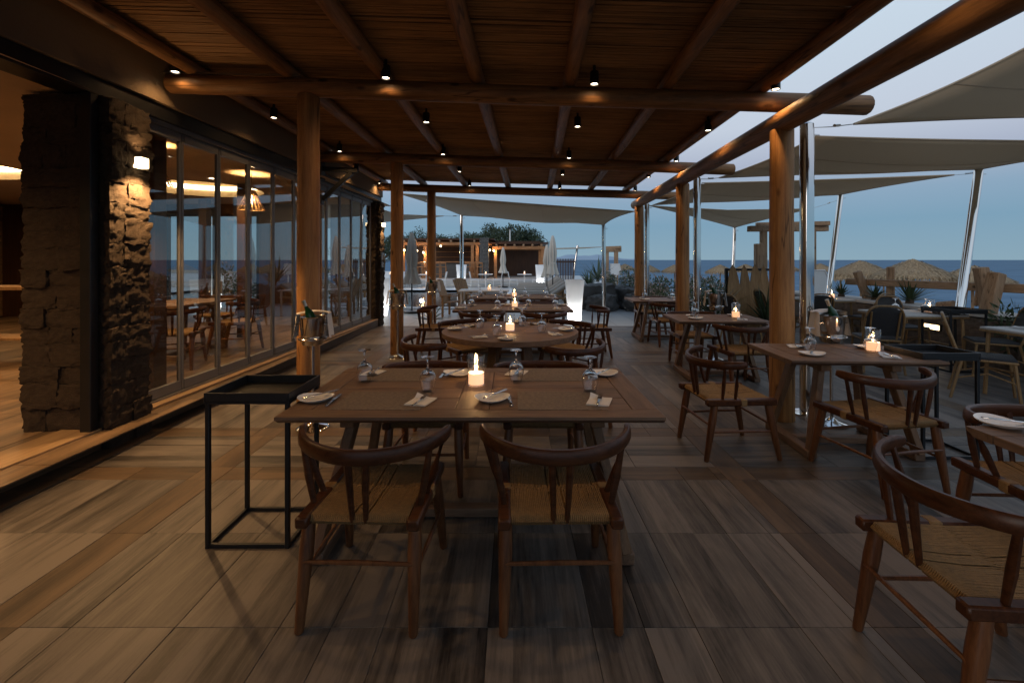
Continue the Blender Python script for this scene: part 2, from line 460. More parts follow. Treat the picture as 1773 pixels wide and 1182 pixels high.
    nt.links.new(n.outputs[0], mr.inputs[0]); nt.links.new(mr.outputs[0], b.inputs['Roughness'])
    b.inputs['Specular IOR Level'].default_value = .4
    bp = nd(nt, 'ShaderNodeBump', Strength=.12, Distance=.004); nt.links.new(s1.outputs[0], bp.inputs['Height']); nt.links.new(bp.outputs[0], b.inputs['Normal'])
    return m
for sfx, cl in (('', True), ('_one', False)):
    M['tile' + sfx] = floor_mat('floor_tile_grey_oak' + sfx, (.024, .0205, .019), (.172, .148, .128), False, cl)
    M['tilex' + sfx] = floor_mat('floor_tile_grey_oak_x' + sfx, (.024, .0205, .019), (.165, .141, .121), True, cl)
    M['band' + sfx] = floor_mat('floor_tile_brown' + sfx, (.036, .023, .014), (.125, .082, .049), False, cl)
    M['bandx' + sfx] = floor_mat('floor_tile_brown_x' + sfx, (.036, .023, .014), (.125, .082, .049), True, cl)
M['indoor'] = floor_mat('indoor_floor_oak', (.06, .039, .023), (.24, .155, .088))
M['grout'] = plain('floor_grout', (.06, .05, .042), .9)

def deck_mat():
    m, nt, b = newmat('pool_deck_tiles')
    g = nd(nt, 'ShaderNodeNewGeometry')
    br = nd(nt, 'ShaderNodeTexBrick', Scale=1.0); br.offset = .0
    br.inputs['Color1'].default_value = (.40, .42, .42, 1); br.inputs['Color2'].default_value = (.47, .485, .48, 1)
    br.inputs['Mortar'].default_value = (.16, .17, .17, 1)
    br.inputs['Mortar Size'].default_value = .006; br.inputs['Brick Width'].default_value = .6; br.inputs['Row Height'].default_value = .6
    nt.links.new(g.outputs['Position'], br.inputs['Vector'])
    nt.links.new(br.outputs['Color'], b.inputs['Base Color']); b.inputs['Roughness'].default_value = .35
    return m
M['deck'] = deck_mat()
def water_mat(name, col, sc1, strength, rough=.05, stretch=(1, 1, 1)):
    m, nt, b = newmat(name)
    g = nd(nt, 'ShaderNodeNewGeometry'); mp = nd(nt, 'ShaderNodeMapping'); mp.inputs['Scale'].default_value = stretch
    nt.links.new(g.outputs['Position'], mp.inputs['Vector'])
    n = nd(nt, 'ShaderNodeTexNoise', Scale=sc1, Detail=6.0, Roughness=.6); nt.links.new(mp.outputs[0], n.inputs['Vector'])
    bp = nd(nt, 'ShaderNodeBump', Strength=strength, Distance=.25); nt.links.new(n.outputs[0], bp.inputs['Height'])
    nt.links.new(bp.outputs[0], b.inputs['Normal'])
    b.inputs['Base Color'].default_value = (*col, 1); b.inputs['Roughness'].default_value = rough
    b.inputs['IOR'].default_value = 1.33
    return m
M['sea'] = water_mat('sea_water', (.020, .066, .128), .5, .6, .12, (.35, .8, 1))
def sea_tune():
    nt = M['sea'].node_tree; b = nt.nodes['Principled BSDF']
    b.inputs['Specular IOR Level'].default_value = .07
    g = nd(nt, 'ShaderNodeNewGeometry'); mp = nd(nt, 'ShaderNodeMapping'); mp.inputs['Scale'].default_value = (.045, .16, 1)
    mp.inputs['Rotation'].default_value = (0, 0, R(35))
    n = nd(nt, 'ShaderNodeTexNoise', Scale=1.0, Detail=8.0, Roughness=.7)
    nt.links.new(g.outputs['Position'], mp.inputs['Vector']); nt.links.new(mp.outputs[0], n.inputs['Vector'])
    cr = nd(nt, 'ShaderNodeValToRGB')
    cr.color_ramp.elements[0].position = .36; cr.color_ramp.elements[0].color = (.040, .105, .185, 1)
    cr.color_ramp.elements[1].position = .68; cr.color_ramp.elements[1].color = (.115, .215, .32, 1)
    e3 = cr.color_ramp.elements.new(.78); e3.color = (.34, .42, .48, 1)
    nt.links.new(n.outputs[0], cr.inputs[0])
    df = nd(nt, 'ShaderNodeBsdfDiffuse'); gl = nd(nt, 'ShaderNodeBsdfGlossy', Roughness=.18); mx = nd(nt, 'ShaderNodeMixShader'); mx.inputs[0].default_value = .16
    bp = [x for x in nt.nodes if x.type == 'BUMP'][0]
    for q in (df, gl): nt.links.new(bp.outputs[0], q.inputs['Normal'])
    nt.links.new(cr.outputs[0], df.inputs[0])
    nt.links.new(df.outputs[0], mx.inputs[1]); nt.links.new(gl.outputs[0], mx.inputs[2]); nt.links.new(mx.outputs[0], nt.nodes['Material Output'].inputs[0])
sea_tune()

def pool_mat():
    m = thinglass('pool_water', (.62, .80, .90), 1.33, .02, 1.0)
    nt = m.node_tree
    n = nd(nt, 'ShaderNodeTexNoise', Scale=4.0, Detail=3.0)
    g = nd(nt, 'ShaderNodeNewGeometry'); nt.links.new(g.outputs['Position'], n.inputs['Vector'])
    bp = nd(nt, 'ShaderNodeBump', Strength=.25, Distance=.05); nt.links.new(n.outputs[0], bp.inputs['Height'])
    for x in nt.nodes:
        if x.type in ('LAYER_WEIGHT', 'BSDF_GLOSSY'): nt.links.new(bp.outputs[0], x.inputs['Normal'])
    return m
M['pool'] = pool_mat()
def mat_placemat():
    m, nt, b = newmat('woven_placemat')
    t = nd(nt, 'ShaderNodeTexCoord')
    w = nd(nt, 'ShaderNodeTexWave', Scale=42.0, Distortion=1.5); w.bands_direction = 'Y'
    nt.links.new(t.outputs['Object'], w.inputs['Vector'])
    n = nd(nt, 'ShaderNodeTexNoise', Scale=60.0); nt.links.new(t.outputs['Object'], n.inputs['Vector'])
    cr = nd(nt, 'ShaderNodeValToRGB')
    cr.color_ramp.elements[0].color = (.07, .05, .036, 1); cr.color_ramp.elements[1].color = (.33, .25, .185, 1)
    ad = nd(nt, 'ShaderNodeMath', operation='MULTIPLY'); nt.links.new(w.outputs['Fac'], ad.inputs[0]); nt.links.new(n.outputs[0], ad.inputs[1])
    a2 = nd(nt, 'ShaderNodeMath', operation='MULTIPLY'); a2.inputs[1].default_value = 1.7; nt.links.new(ad.outputs[0], a2.inputs[0])
    nt.links.new(a2.outputs[0], cr.inputs[0]); nt.links.new(cr.outputs[0], b.inputs['Base Color'])
    b.inputs['Roughness'].default_value = .8
    bp = nd(nt, 'ShaderNodeBump', Strength=.5, Distance=.003); nt.links.new(w.outputs['Fac'], bp.inputs['Height']); nt.links.new(bp.outputs[0], b.inputs['Normal'])
    return m
M['mat'] = mat_placemat()

def point(name, loc, e, col=WARM, r=.02, parent=None):
    l = bpy.data.lights.new(name, 'POINT'); l.energy = e; l.color = col; l.shadow_soft_size = r
    return link(name, l, parent, loc)
def spot(name, loc, e, ang, col=WARM, blend=.6, r=.025, rot=(0, 0, 0), parent=None):
    l = bpy.data.lights.new(name, 'SPOT'); l.energy = e; l.color = col; l.spot_size = R(ang); l.spot_blend = blend; l.shadow_soft_size = r
    o = link(name, l, parent, loc); o.rotation_euler = rot
    return o

# ================================================================== LARGE STRUCTURE
# ---- sea, beach, far island
def wallx(d): return -3.27 + .035 * (d - 3.6)
s = MB()
s.add([(-9000, -3000, -2.1), (30000, -3000, -2.1), (30000, 40000, -2.1), (-9000, 40000, -2.1)], [(0, 1, 2, 3)])
struct('sea', s, M['sea'])
shore = [(30, -60), (27, 0), (24, 22), (21, 40), (14, 58), (2, 80), (-30, 110), (-140, 170)]
s = MB()
n = len(shore)
vs = []; fs = []
for i, (x, y) in enumerate(shore):
    vs += [(x - 400, y - 60, -1.5), (x - 12, y - 6, -1.55), (x - 3, y - 1.5, -1.8), (x + 3, y + 1.5, -2.5)]
for i in range(n - 1):
    for k in range(3): fs.append((i * 4 + k, i * 4 + k + 1, i * 4 + k + 5, i * 4 + k + 4))
s.add(vs, fs)
struct('beach', s, M['sand'])
s = MB()
def isl(u, v):
    x = -600 + 5200 * u; h = 330 * (math.sin(PI * u) ** .8) * (.55 + .45 * noise.noise((u * 6.3, 1.7, 0)) + .25 * noise.noise((u * 17, 4.2, 0)))
    return Vector((x, 15000 + 900 * v, max(-3, h * math.sin(PI * v) if v < 1 else -3)))
s.grid(isl, 60, 8)
struct('island', s, M['hill'], 40)

# ---- dining terrace: slab with individual floor tiles
s = MB()
s.box((2.4, 3.3, -.82), (11.9, 14.1, 1.62))
terrace = struct('terrace_floor', s, M['grout'])
GAP = .0022
def segs(edges):
    return [(edges[i], edges[i + 1]) for i in range(len(edges) - 1)]
cols = []       # (x0, x1, kind)
def fill(x0, x1, pat):
    x = x0; i = 0
    while x < x1 - .05:
        w = pat[i % len(pat)]; e = min(x + w, x1)
        if x1 - e < .12: e = x1
        cols.append((x, e, 0)); x = e; i += 1
cols.append((-3.42, -3.08, 1)); fill(-3.08, -2.23, [.425])
cols.append((-2.23, -2.02, 1)); fill(-2.02, 1.41, [.213, .426, .426, .213])
cols.append((1.41, 1.47, 0)); cols.append((1.47, 1.67, 1)); fill(1.67, 4.45, [.426, .426, .213])
cols.append((4.45, 4.65, 1)); fill(4.65, 6.62, [.426])
cols.append((6.62, 6.8, 1))
rows = [(-2.6 + .637 * i, -2.6 + .637 * (i + 1), 0) for i in range(7)]
rows = [(a, b, 0) for a, b in segs([-3.2, -2.6, -1.96, -1.33, -.69, -.05, .585, 1.22, 1.861, 2.504, 3.11])] + [(3.11, 3.30, 1), (3.30, 3.88, 2), (3.88, 4.07, 1)] + \
       [(a, b, 0) for a, b in segs([4.07, 4.70, 5.32, 5.94, 6.50])] + [(6.50, 6.69, 1), (6.69, 7.30, 2), (7.30, 7.48, 1)] + \
       [(a, b, 0) for a, b in segs([7.48, 8.1, 8.75, 9.40])] + [(9.40, 9.58, 1), (9.58, 10.17, 2), (10.17, 10.35, 1)]
tl = []
for y0, y1, rk in rows:
    if rk == 2:      # between two cross bands the tiles run crosswise
        for x0, x1, ck in cols:
            if ck: tl.append((x0, x1, y0, y1, 'band'))
        for a, b in [(-3.08, -2.23), (-2.02, 1.47), (1.67, 4.45), (4.65, 6.62)]:
            k = max(1, round((b - a) / .63)); w = (b - a) / k
            for i in range(k):
                for j in range(3):
                    h = (y1 - y0) / 3
                    tl.append((a + i * w, a + (i + 1) * w, y0 + j * h, y0 + (j + 1) * h, 'tilex'))
    else:
        for x0, x1, ck in cols:
            tl.append((x0, x1, y0, y1, 'band' if ck else ('bandx' if rk == 1 else 'tile')))
def vis(t):
    x0, x1, y0, y1, k = t
    if y1 < 1.5: return -1
    cx = (x0 + x1) / 2; cy = max((y0 + y1) / 2, 1.5)
    if abs(cx) / cy > 1.25: return -1
    return (x1 - x0) * (y1 - y0) / cy ** 3
tl.sort(key=vis, reverse=True)
TM = {}
rest = {}
for i, (x0, x1, y0, y1, k) in enumerate(tl):
    w, l = round(x1 - x0 - GAP, 3), round(y1 - y0 - GAP, 3)
    if w < .01 or l < .01: continue
    c = ((x0 + x1) / 2, (y0 + y1) / 2)
    if i < 290:
        key = ('ft', w, l, k)
        part('floor_tile', key, lambda: MB().box((0, 0, -.005), (w, l, .012), .0012), M[k + '_one'], terrace, 0, (c[0], c[1], -.001 + rnd.uniform(-.0006, .0006)))
    else:
        rest.setdefault(k, MB()).box((c[0], c[1], -.006), (w, l, .012))
for k, mb in rest.items():
    o = link('floor_tile_field', mb.mesh('floor_tile_field', M[k], 0), terrace); o['kind'] = 'stuff'

# ---- pool deck, pool
PX0, PX1, PY0, PY1 = -16.0, -.3, 14.2, 23.0
s = MB()
def slab(s, x0, x1, y0, y1, z=0.0, t=1.6): s.box(((x0 + x1) / 2, (y0 + y1) / 2, z - t / 2), (x1 - x0, y1 - y0, t))
slab(s, -45, 8.2, 10.36, PY0, -.01); slab(s, -45, PX0, PY0, PY1, -.01); slab(s, PX1, 7.0, PY0, PY1, -.01); slab(s, -45, 6.4, PY1, 44, -.01)
deck = struct('pool_deck', s, M['deck'])
s = MB(); slab(s, -45, 2.6, 25.5, 26.2, .16, .16); slab(s, -45, 2.6, 26.2, 40, .3, .3)
struct('bar_terrace', s, M['coping'])
s = MB()
s.add([(PX0, PY0, -1.3), (PX1, PY0, -1.3), (PX1, PY1, -1.3), (PX0, PY1, -1.3), (PX0, PY0, -.02), (PX1, PY0, -.02), (PX1, PY1, -.02), (PX0, PY1, -.02)],
      [(0, 1, 2, 3), (0, 4, 5, 1), (1, 5, 6, 2), (2, 6, 7, 3), (3, 7, 4, 0)])
struct('pool_basin', s, M['poolwall'])
s = MB(); s.add([(PX0, PY0, -.09), (PX1, PY0, -.09), (PX1, PY1, -.09), (PX0, PY1, -.09)], [(0, 1, 2, 3)])
struct('pool_water', s, M['pool'])
s = MB()
for a, b in [((PX0 - .3, PY0 - .3), (PX1 + .3, PY0)), ((PX0 - .3, PY1), (PX1 + .3, PY1 + .3)), ((PX1, PY0), (PX1 + .3, PY1))]:
    s.box(((a[0] + b[0]) / 2, (a[1] + b[1]) / 2, .012), (b[0] - a[0], b[1] - a[1], .05), .008)
struct('pool_coping', s, M['white'])
for x in (-9, -4.6, -2.6):
    t = thing('pool_light', 'round underwater lamp set in the pool wall', 'pool light', (x, PY1 - .02, -.55), 0, 'underwater pool lamps')
    part('lens', 'poollens', lambda: MB().lathe([(.11, 0), (.10, .03), (.0, .035)], 16, M=Matrix.Rotation(R(90), 3, 'X')), emis('pool_lamp', (.9, .85, .95), 9) if 'poollens' not in CACHE else None, t)
    part('ring', 'poolring', lambda: MB().lathe([(.14, 0), (.14, .03), (.11, .03), (.11, 0)], 16, M=Matrix.Rotation(R(90), 3, 'X')), M['chrome'], t)
    point('pool_glow', (0, -.2, 0), 14, (.85, .88, 1.0), .08, t)

# ================================================================== BUILDING (left)
FZ = .15
bld = thing('restaurant_building', 'low restaurant building with folding glass wall and stone pillars beside the terrace', 'building', (wallx(3.6), 3.6, 0))
BO = Vector((wallx(3.6), 3.6, 0))
def bpart(name, mb, m, parent=None, smooth=30):
    o = link(name, mb.mesh(name, m, smooth, BO), bld)
    if parent is not None: o.parent = parent
    return o
# floor inside, kerb steps
s = MB(); s.box((-8.0, 4.3, .07), (8.8, 14.0, .14)); bpart('indoor_floor', s, M['band'])
s = MB(); k = 0
for y in range(-3, 11):
    for x0 in range(0, 14):
        x = -12 + x0 * .64
        s.box((x + .32, y + .5 + (.5 if x0 % 2 else 0) * 0, .146), (.634, .994, .010))
o = bpart('indoor_floor_board', s, M['indoor'], None, 0); o['kind'] = 'stuff'
def kerb(y0, y1, z):
    a, b = wallx(y0), wallx(y1)
    L = max(1, round((y1 - y0) / 1.2))
    for i in range(L):
        t0, t1 = i / L, (i + 1) / L
        p0 = Vector((a + (b - a) * t0, y0 + (y1 - y0) * t0 + .002, 0)); p1 = Vector((a + (b - a) * t1, y0 + (y1 - y0) * t1 - .002, 0))
        off = Vector((-.012, 0, 0))
        m1 = MB().bar(p0 + off + Vector((0, 0, z / 2 - .01)), p1 + off + Vector((0, 0, z / 2 - .01)), .024, z - .022)
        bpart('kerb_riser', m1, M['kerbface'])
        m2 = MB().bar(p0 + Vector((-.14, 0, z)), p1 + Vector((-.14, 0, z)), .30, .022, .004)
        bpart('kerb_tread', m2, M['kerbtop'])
kerb(-2.5, 3.62, .155); kerb(4.0, 10.25, .165)
# stone pillars with individual stones
def stone_mesh(seed, amp=1.0, rnd_=.28):
    r = random.Random(seed); mb = MB(); n = 11
    def pt(a, b, ax, sg):
        p = [0, 0, 0]; o = [i for i in range(3) if i != ax]
        p[ax] = sg; p[o[0]] = a; p[o[1]] = b
        v = Vector(p); q = v.normalized() * 1.15
        v = v.lerp(q, rnd_) * .5
        nz = noise.noise(v * 2.6 + Vector((seed * 3.1, 0, 0))) * .13 + noise.noise(v * 6 + Vector((0, seed, 0))) * .13 + noise.noise(v * 13 + Vector((0, 0, seed))) * .07
        return v * (1 + nz * 1.5 * amp)
    for ax in range(3):
        for sg in (-1, 1):
            fl = (sg > 0) == (ax != 1)
            base = len(mb.v)
            for j in range(n + 1):
                for i in range(n + 1): mb.v.append(pt(-1 + 2 * i / n, -1 + 2 * j / n, ax, sg))
            for j in range(n):
                for i in range(n):
                    f = (base + j * (n + 1) + i, base + j * (n + 1) + i + 1, base + (j + 1) * (n + 1) + i + 1, base + (j + 1) * (n + 1) + i)
                    mb.f.append(f if fl else tuple(reversed(f)))
    return mb
STONES = [stone_mesh(i) for i in range(7)]
ROUGH = [stone_mesh(i, .85, .2) for i in range(7)]
BLOCKS = [stone_mesh(i, .75, .17) for i in range(7)]
def stones(parent, org, o, u, w, z0, z1, nrm, m, key, hmin=.11, hmax=.2, wmin=.14, wmax=.3, depth=.09, src=None):
    o = Vector(o); u = Vector(u); nrm = Vector(nrm)
    z = z0
    while z < z1 - .05:
        h = rnd.uniform(hmin, hmax)
        if z1 - z - h < .07: h = z1 - z
        x = 0
        while x < w - .02:
            ww = rnd.uniform(wmin, wmax)
            if w - x - ww < wmin * .7: ww = w - x
            i = rnd.randrange(7)
            kk = (key, i)
            if kk not in CACHE: CACHE[kk] = (src or STONES)[i].mesh('stone', m, 50)
            ob = link('stone', CACHE[kk], parent, o + u * (x + ww / 2) + Vector((0, 0, z + h / 2)) + nrm * rnd.uniform(-.008, .022) - Vector(org))
            ob.scale = (ww * 1.05, depth * 2.1, h * 1.05)
            ob.rotation_euler = (0, 0, math.atan2(u.y, u.x) + (PI if rnd.random() < .5 else 0))
            x += ww
        z += h
pillar = link('stone_pillar', MB().box((-3.555, 3.82, 1.40), (.56, .38, 2.80)).mesh('stone_pillar', M['mortar'], 0, BO), bld)
stones(pillar, BO, (-3.85, 3.635, 0), (1, 0, 0), .53, .15, 2.8, (0, -1, 0), M['stone'], 'pb', .13, .2, .16, .3, .06, BLOCKS)
stones(pillar, BO, (-3.272, 3.62, 0), (.0, 1, 0), .40, .0, 2.8, (1, 0, 0), M['stone'], 'pr', .11, .2, .13, .24, .068, ROUGH)
fp = link('stone_pillar', MB().box((-3.36, 10.45, 1.4), (.56, .34, 2.8)).mesh('stone_pillar', M['mortar'], 0, BO), bld)
stones(fp, BO, (-3.10, 10.28, 0), (0, 1, 0), .36, 0, 2.8, (1, 0, 0), M['stone'], 'ps', .15, .25, .15, .3)
stones(fp, BO, (-3.36, 10.285, 0), (1, 0, 0), .28, 0.1, 2.8, (0, -1, 0), M['stone'], 'ps', .15, .25, .15, .3)
# steel jamb, header, plaster fascia
s = MB(); s.box((-3.315, 3.56, 1.475), (.085, .07, 2.65), .004); bpart('steel_jamb', s, M['steel'])
def along(name, y0, y1, z0, z1, dx0, dx1, m, y_seg=1):
    a, b = wallx(y0), wallx(y1); s = MB()
    s.bar((a + (dx0 + dx1) / 2, y0, (z0 + z1) / 2), (b + (dx0 + dx1) / 2, y1, (z0 + z1) / 2), abs(dx1 - dx0), z1 - z0, .004)
    return bpart(name, s, m)
along('steel_header', -3, 10.6, 2.81, 2.95, -.26, -.03, M['steel'])
along('plaster_fascia', -3, 10.6, 2.95, 3.50, -.34, 0.0, M['plaster'])
# roof slab and indoor ceiling with two round coves
cz = 2.83
s = MB()
def cove_panel(cx, cy, a, r, seg=48):
    vs = []; fs = []
    for k in range(seg):
        an = 2 * PI * k / seg; c_, s_ = math.cos(an), math.sin(an); q = a / max(abs(c_), abs(s_))
        vs += [(cx + r * c_, cy + r * s_, cz), (cx + q * c_, cy + q * s_, cz)]
    for k in range(seg):
        k2 = (k + 1) % seg
        fs.append((2 * k, 2 * k2, 2 * k2 + 1, 2 * k + 1))
    s.add(vs, fs)
coves = [(-5.9, 8.6, 1.45, 1.05), (-8.35, 6.45, 1.0 + .45, 1.1)]
def rect(x0, x1, y0, y1): s.add([(x0, y0, cz), (x1, y0, cz), (x1, y1, cz), (x0, y1, cz)], [(3, 2, 1, 0)])
for cx, cy, a, r in coves: cove_panel(cx, cy, a, r)
(ax, ay, aa, ar), (bx, by, ba, br_) = coves
rect(-12.4, -3.3, -2.7, by - ba); rect(-12.4, bx - ba, by - ba, 11.3); rect(bx + ba, -3.3, by - ba, ay - aa)
rect(bx - ba, ax - aa, by + ba, 11.3) if bx - ba < ax - aa else None
rect(bx + ba, ax - aa, ay - aa, by + ba) if bx + ba < ax - aa else None
rect(ax + aa, -3.0, ay - aa, 11.3); rect(ax - aa, ax + aa, ay + aa, 11.3)
bpart('indoor_ceiling', s, M['ceil'], None, 0)
for cx, cy, a, r in coves:
    s = MB().lathe([(r, cz), (r + .02, cz + .10), (r + .02, cz + .30)], 48, (cx, cy, 0)); s.lathe([(r + .02, cz + .30), (.01, cz + .30)], 48, (cx, cy, 0))
    o = bpart('ceiling_cove', s, M['ceil'])
    s = MB().lathe([(r + .012, cz + .13), (r - .02, cz + .15), (r - .02, cz + .2), (r + .012, cz + .22)], 48, (cx, cy, 0)); bpart('cove_light', s, M['cove'], o)
s = MB(); s.box((-8.2, 4.3, 3.25), (8.9, 14.2, .12)); bpart('roof_slab', s, M['plaster'])
# walls: back, far end with glazed opening
s = MB(); s.box((-12.3, 4.3, 1.5), (.2, 14, 3.2))
for i in range(15):
    s.box((-12.185, 4.3, .25 + i * .175), (.03, 13.8, .165), .004)
bpart('back_wall', s, M['panelwood'])
s = MB()
s.box((-10.3, 10.95, 1.45), (4.0, .2, 2.74)); s.box((-5.3, 10.95, 1.45), (1.5, .2, 2.74)); s.box((-7.2, 10.95, 2.72), (2.4, .2, .24))
s.box((-3.95, 10.95, 1.45), (.8, .2, 2.74))
bpart('end_wall', s, M['darkwood'])
s = MB(); s.box((-8.0, -2.8, 1.5), (9, .2, 3.0)); bpart('rear_wall', s, M['panelwood'])
s = MB()
for x in (-8.3, -7.15, -6.1): s.box((x, 10.9, 1.38), (.06, .06, 2.46), .004)
s.box((-7.2, 10.9, 2.57), (2.2, .055, .06)); wf = None
wf = bpart('end_window_frame', s, M['steel'])
for x0, x1 in ((-8.27, -7.18), (-7.12, -6.13)):
    s = MB(); s.box(((x0 + x1) / 2, 10.9, 1.36), (x1 - x0, .008, 2.4)); bpart('end_window_pane', s, M['pane'], wf)
for p in ((-3.66, 4.62), (-4.72, 8.0), (-6.7, 9.9)):
    s = MB(); s.box((p[0], p[1], 1.485), (.17, .17, 2.67), .006); bpart('wood_column', s, M['darkwood'])
# folding glass wall: eleven leaves
gw = bpart('glass_wall_track', MB().bar((wallx(4.03) - .12, 4.03, 2.79), (wallx(10.1) - .12, 10.1, 2.79), .10, .045), M['alu'])
bpart('bottom_track', MB().bar((wallx(4.03) - .12, 4.03, .183), (wallx(10.1) - .12, 10.1, .183), .10, .02), M['alu'], gw)
pw = .5505
for k in range(11):
    y0 = 4.04 + pw * k + .004; y1 = y0 + pw - .008
    def at(y): return Vector((wallx(y) - .12, y, 0))
    a, b = at(y0), at(y1)
    leaf = link('glass_leaf', None, bld); leaf.location = a - BO
    fr = MB(); z0, z1 = .20, 2.765
    d = (b - a).normalized()
    fr.bar(a + Vector((0, 0, z0)) + d * .013, a + Vector((0, 0, z1)) + d * .013, .032, .026, .003, up=d)
    fr.bar(b + Vector((0, 0, z0)) - d * .013, b + Vector((0, 0, z1)) - d * .013, .032, .026, .003, up=d)
    fr.bar(a + d * .026 + Vector((0, 0, z0 + .045)), b - d * .026 + Vector((0, 0, z0 + .045)), .044, .09)
    fr.bar(a + d * .026 + Vector((0, 0, z1 - .04)), b - d * .026 + Vector((0, 0, z1 - .04)), .044, .08)
    link('leaf_frame', fr.mesh('leaf_frame', M['alu'], 0, a), leaf)
    ps = MB().bar(a + d * .026 + Vector((0, 0, (z0 + z1) / 2)), b - d * .026 + Vector((0, 0, (z0 + z1) / 2)), .006, z1 - z0 - .17)
    link('pane', ps.mesh('pane', M['pane'], 0, a), leaf)
    if k in (2, 6, 9):
        hd = MB().bar(a + d * .02 + Vector((.03, 0, 1.12)), a + d * .02 + Vector((.03, 0, 1.26)), .018, .02, .004)
        link('handle', hd.mesh('handle', M['alu'], 0, a), leaf)
# sconces on the pillars
def sconce(x, y, z, label, e):
    t = thing('wall_sconce', label, 'wall lamp', (x, y, z))
    part('bracket', 'scb', lambda: MB().box((.012, 0, 0), (.024, .07, .09), .003), M['steel'], t)
    part('shade', 'scs', lambda: MB().box((.06, 0, 0), (.075, .085, .085), .005), M['sconce'], t)
    part('cap', 'scc', lambda: MB().box((.06, 0, .048), (.082, .092, .006)), M['steel'], t)
    spot('sconce_down', (.15, 0, -.07), e, 125, WARM, .5, .03, (0, R(4), 0), t)
    spot('sconce_up', (.085, 0, .085), e * .05, 120, WARM, .6, .03, (PI, 0, 0), t)
sconce(-3.215, 3.86, 2.32, 'small glowing box sconce fixed to the lit stone pillar near the open doorway', 90)
sconce(-3.03, 10.44, 2.3, 'small glowing box sconce on the stone pillar at the end of the glass wall', 20)
t = thing('menu_board', 'small grey framed board on the stone pillar at the pool end', 'board', (-2.99, 10.42, 1.5))
part('panel', None, lambda: MB().box((0, 0, 0), (.02, .24, .34), .003), M['alu'], t)
part('frame', None, lambda: MB().tube([(.012, -.12, -.17), (.012, .12, -.17), (.012, .12, .17), (.012, -.12, .17)], .010, 4, closed=True), M['steel'], t)
t = thing('awning_bracket', 'dark folding bracket under the fascia above the glass wall', 'bracket', (wallx(7.4), 7.4, 2.9))
part('wall_plate', None, lambda: MB().box((.03, 0, .05), (.05, .16, .30), .004), M['steel'], t)
part('top_arm', None, lambda: MB().bar((.05, 0, .08), (.62, 0, .05), .06, .07, .004), M['steel'], t)
part('strut', None, lambda: MB().bar((.05, 0, -.42), (.52, 0, .02), .06, .07, .004), M['steel'], t)
part('lower_plate', None, lambda: MB().box((.02, 0, -.42), (.06, .12, .16), .004), M['steel'], t)
# indoor downlights
for x, y in ((-4.4, 5.4), (-4.9, 7.4), (-5.3, 5.0), (-6.0, 2.6), (-4.0, 1.6), (-4.0, .2), (-5.2, 2.2), (-6.4, .4), (-8.2, 3.6), (-4.2, 9.3), (-9.8, 8.4)):
    t = thing('recessed_downlight', 'small round downlight recessed in the indoor ceiling', 'downlight', (x, y, cz - .004), 0, 'indoor ceiling downlights')
    part('trim_ring', 'dlr', lambda: MB().lathe([(.055, 0), (.055, -.006), (.04, -.006), (.04, 0)], 16), M['white'], t)
    part('lens', 'dll', lambda: MB().lathe([(.04, -.002), (.0, -.003)], 16), M['lens'], t)
    spot('downlight_beam', (0, 0, -.03), 62, 150, WARM, .7, .03, (0, 0, 0), t)
# woven pendants
def pendant(x, y, z, label):
    t = thing('woven_pendant', label, 'pendant lamp', (x, y, z))
    part('cable', ('pc', round(z, 2)), lambda: MB().tube([(0, 0, .3), (0, 0, cz - z)], .005, 6), M['black'], t)
    def rib():
        m = MB()
        for k in range(22):
            a = 2 * PI * k / 22
            m.bar((.05 * math.cos(a), .05 * math.sin(a), .30), (.19 * math.cos(a), .19 * math.sin(a), 0), .022, .003, 0, (math.cos(a), math.sin(a), .4))
        return m
    part('shade_ribs', 'prib', rib, M['rattan'], t, 0)
    for q in range(6):
        r = .055 + .135 * q / 5; zz = .29 - .29 * q / 5
        part('shade_ring', ('pring', q), lambda: MB().tube([(r * math.cos(2 * PI * i / 24), r * math.sin(2 * PI * i / 24), zz) for i in range(24)], .005, 5, closed=True), M['rattan'], t)
    part('bulb', 'pbulb', lambda: MB().lathe([(.0, .10), (.03, .115), (.04, .15), (.028, .19), (.014, .22), (.0, .225)], 14), M['bulb'], t)
    point('pendant_light', (0, 0, .25), 42, WARM, .012, t)
pendant(-4.05, 7.05, 2.28, 'woven cone pendant lamp glowing near the middle of the glass wall')
pendant(-4.12, 5.2, 2.36, 'woven cone pendant lamp glowing just behind the lit stone pillar')

# ================================================================== PERGOLA
perg = thing('pergola', 'timber log pergola with cane roof covering the dining terrace', 'pergola', (0, 4.3, 0))
PO = Vector((0, 4.3, 0))
def ppart(name, mb, m, parent=None, smooth=50):
    return link(name, mb.mesh(name, m, smooth, PO), parent or perg)
def log(p0, p1, r0, r1=None, n=14, seg=8, wob=.008, seed=0):
    p0 = Vector(p0); p1 = Vector(p1); r1 = r1 or r0
    pts = []; rs = []
    for i in range(seg + 1):
        t = i / seg
        w = Vector((noise.noise((t * 3, seed, .5)), noise.noise((t * 3, seed, 7.5)), noise.noise((t * 3, seed, 3.5)))) * wob
        pts.append(p0.lerp(p1, t) + w); rs.append((r0 + (r1 - r0) * t) * (1 + .03 * noise.noise((t * 6, seed, 2))))
    rs2 = [rs[0] * .9] + rs + [rs[-1] * .9]; d = (p1 - p0).normalized() * .012
    pts = [pts[0] - d] + pts + [pts[-1] + d]
    return MB().tube(pts, rs2, n)
BD = (4.3, 7.3, 10.3)
def bz(x): return 3.06 - .029 * x           # cross-beam axis height: the roof falls to the sea side
lp = [(-1.93, 4.3), (-1.86, 7.3), (-1.84, 10.3)]
rp = [(2.54, 4.3), (2.72, 7.3), (2.86, 10.3)]
for i, (x, y) in enumerate(lp):
    ppart('post', log((x, y, 0), (x, y, bz(x) - .07), .104, .098, 18, 8, .006, i), M['post'])
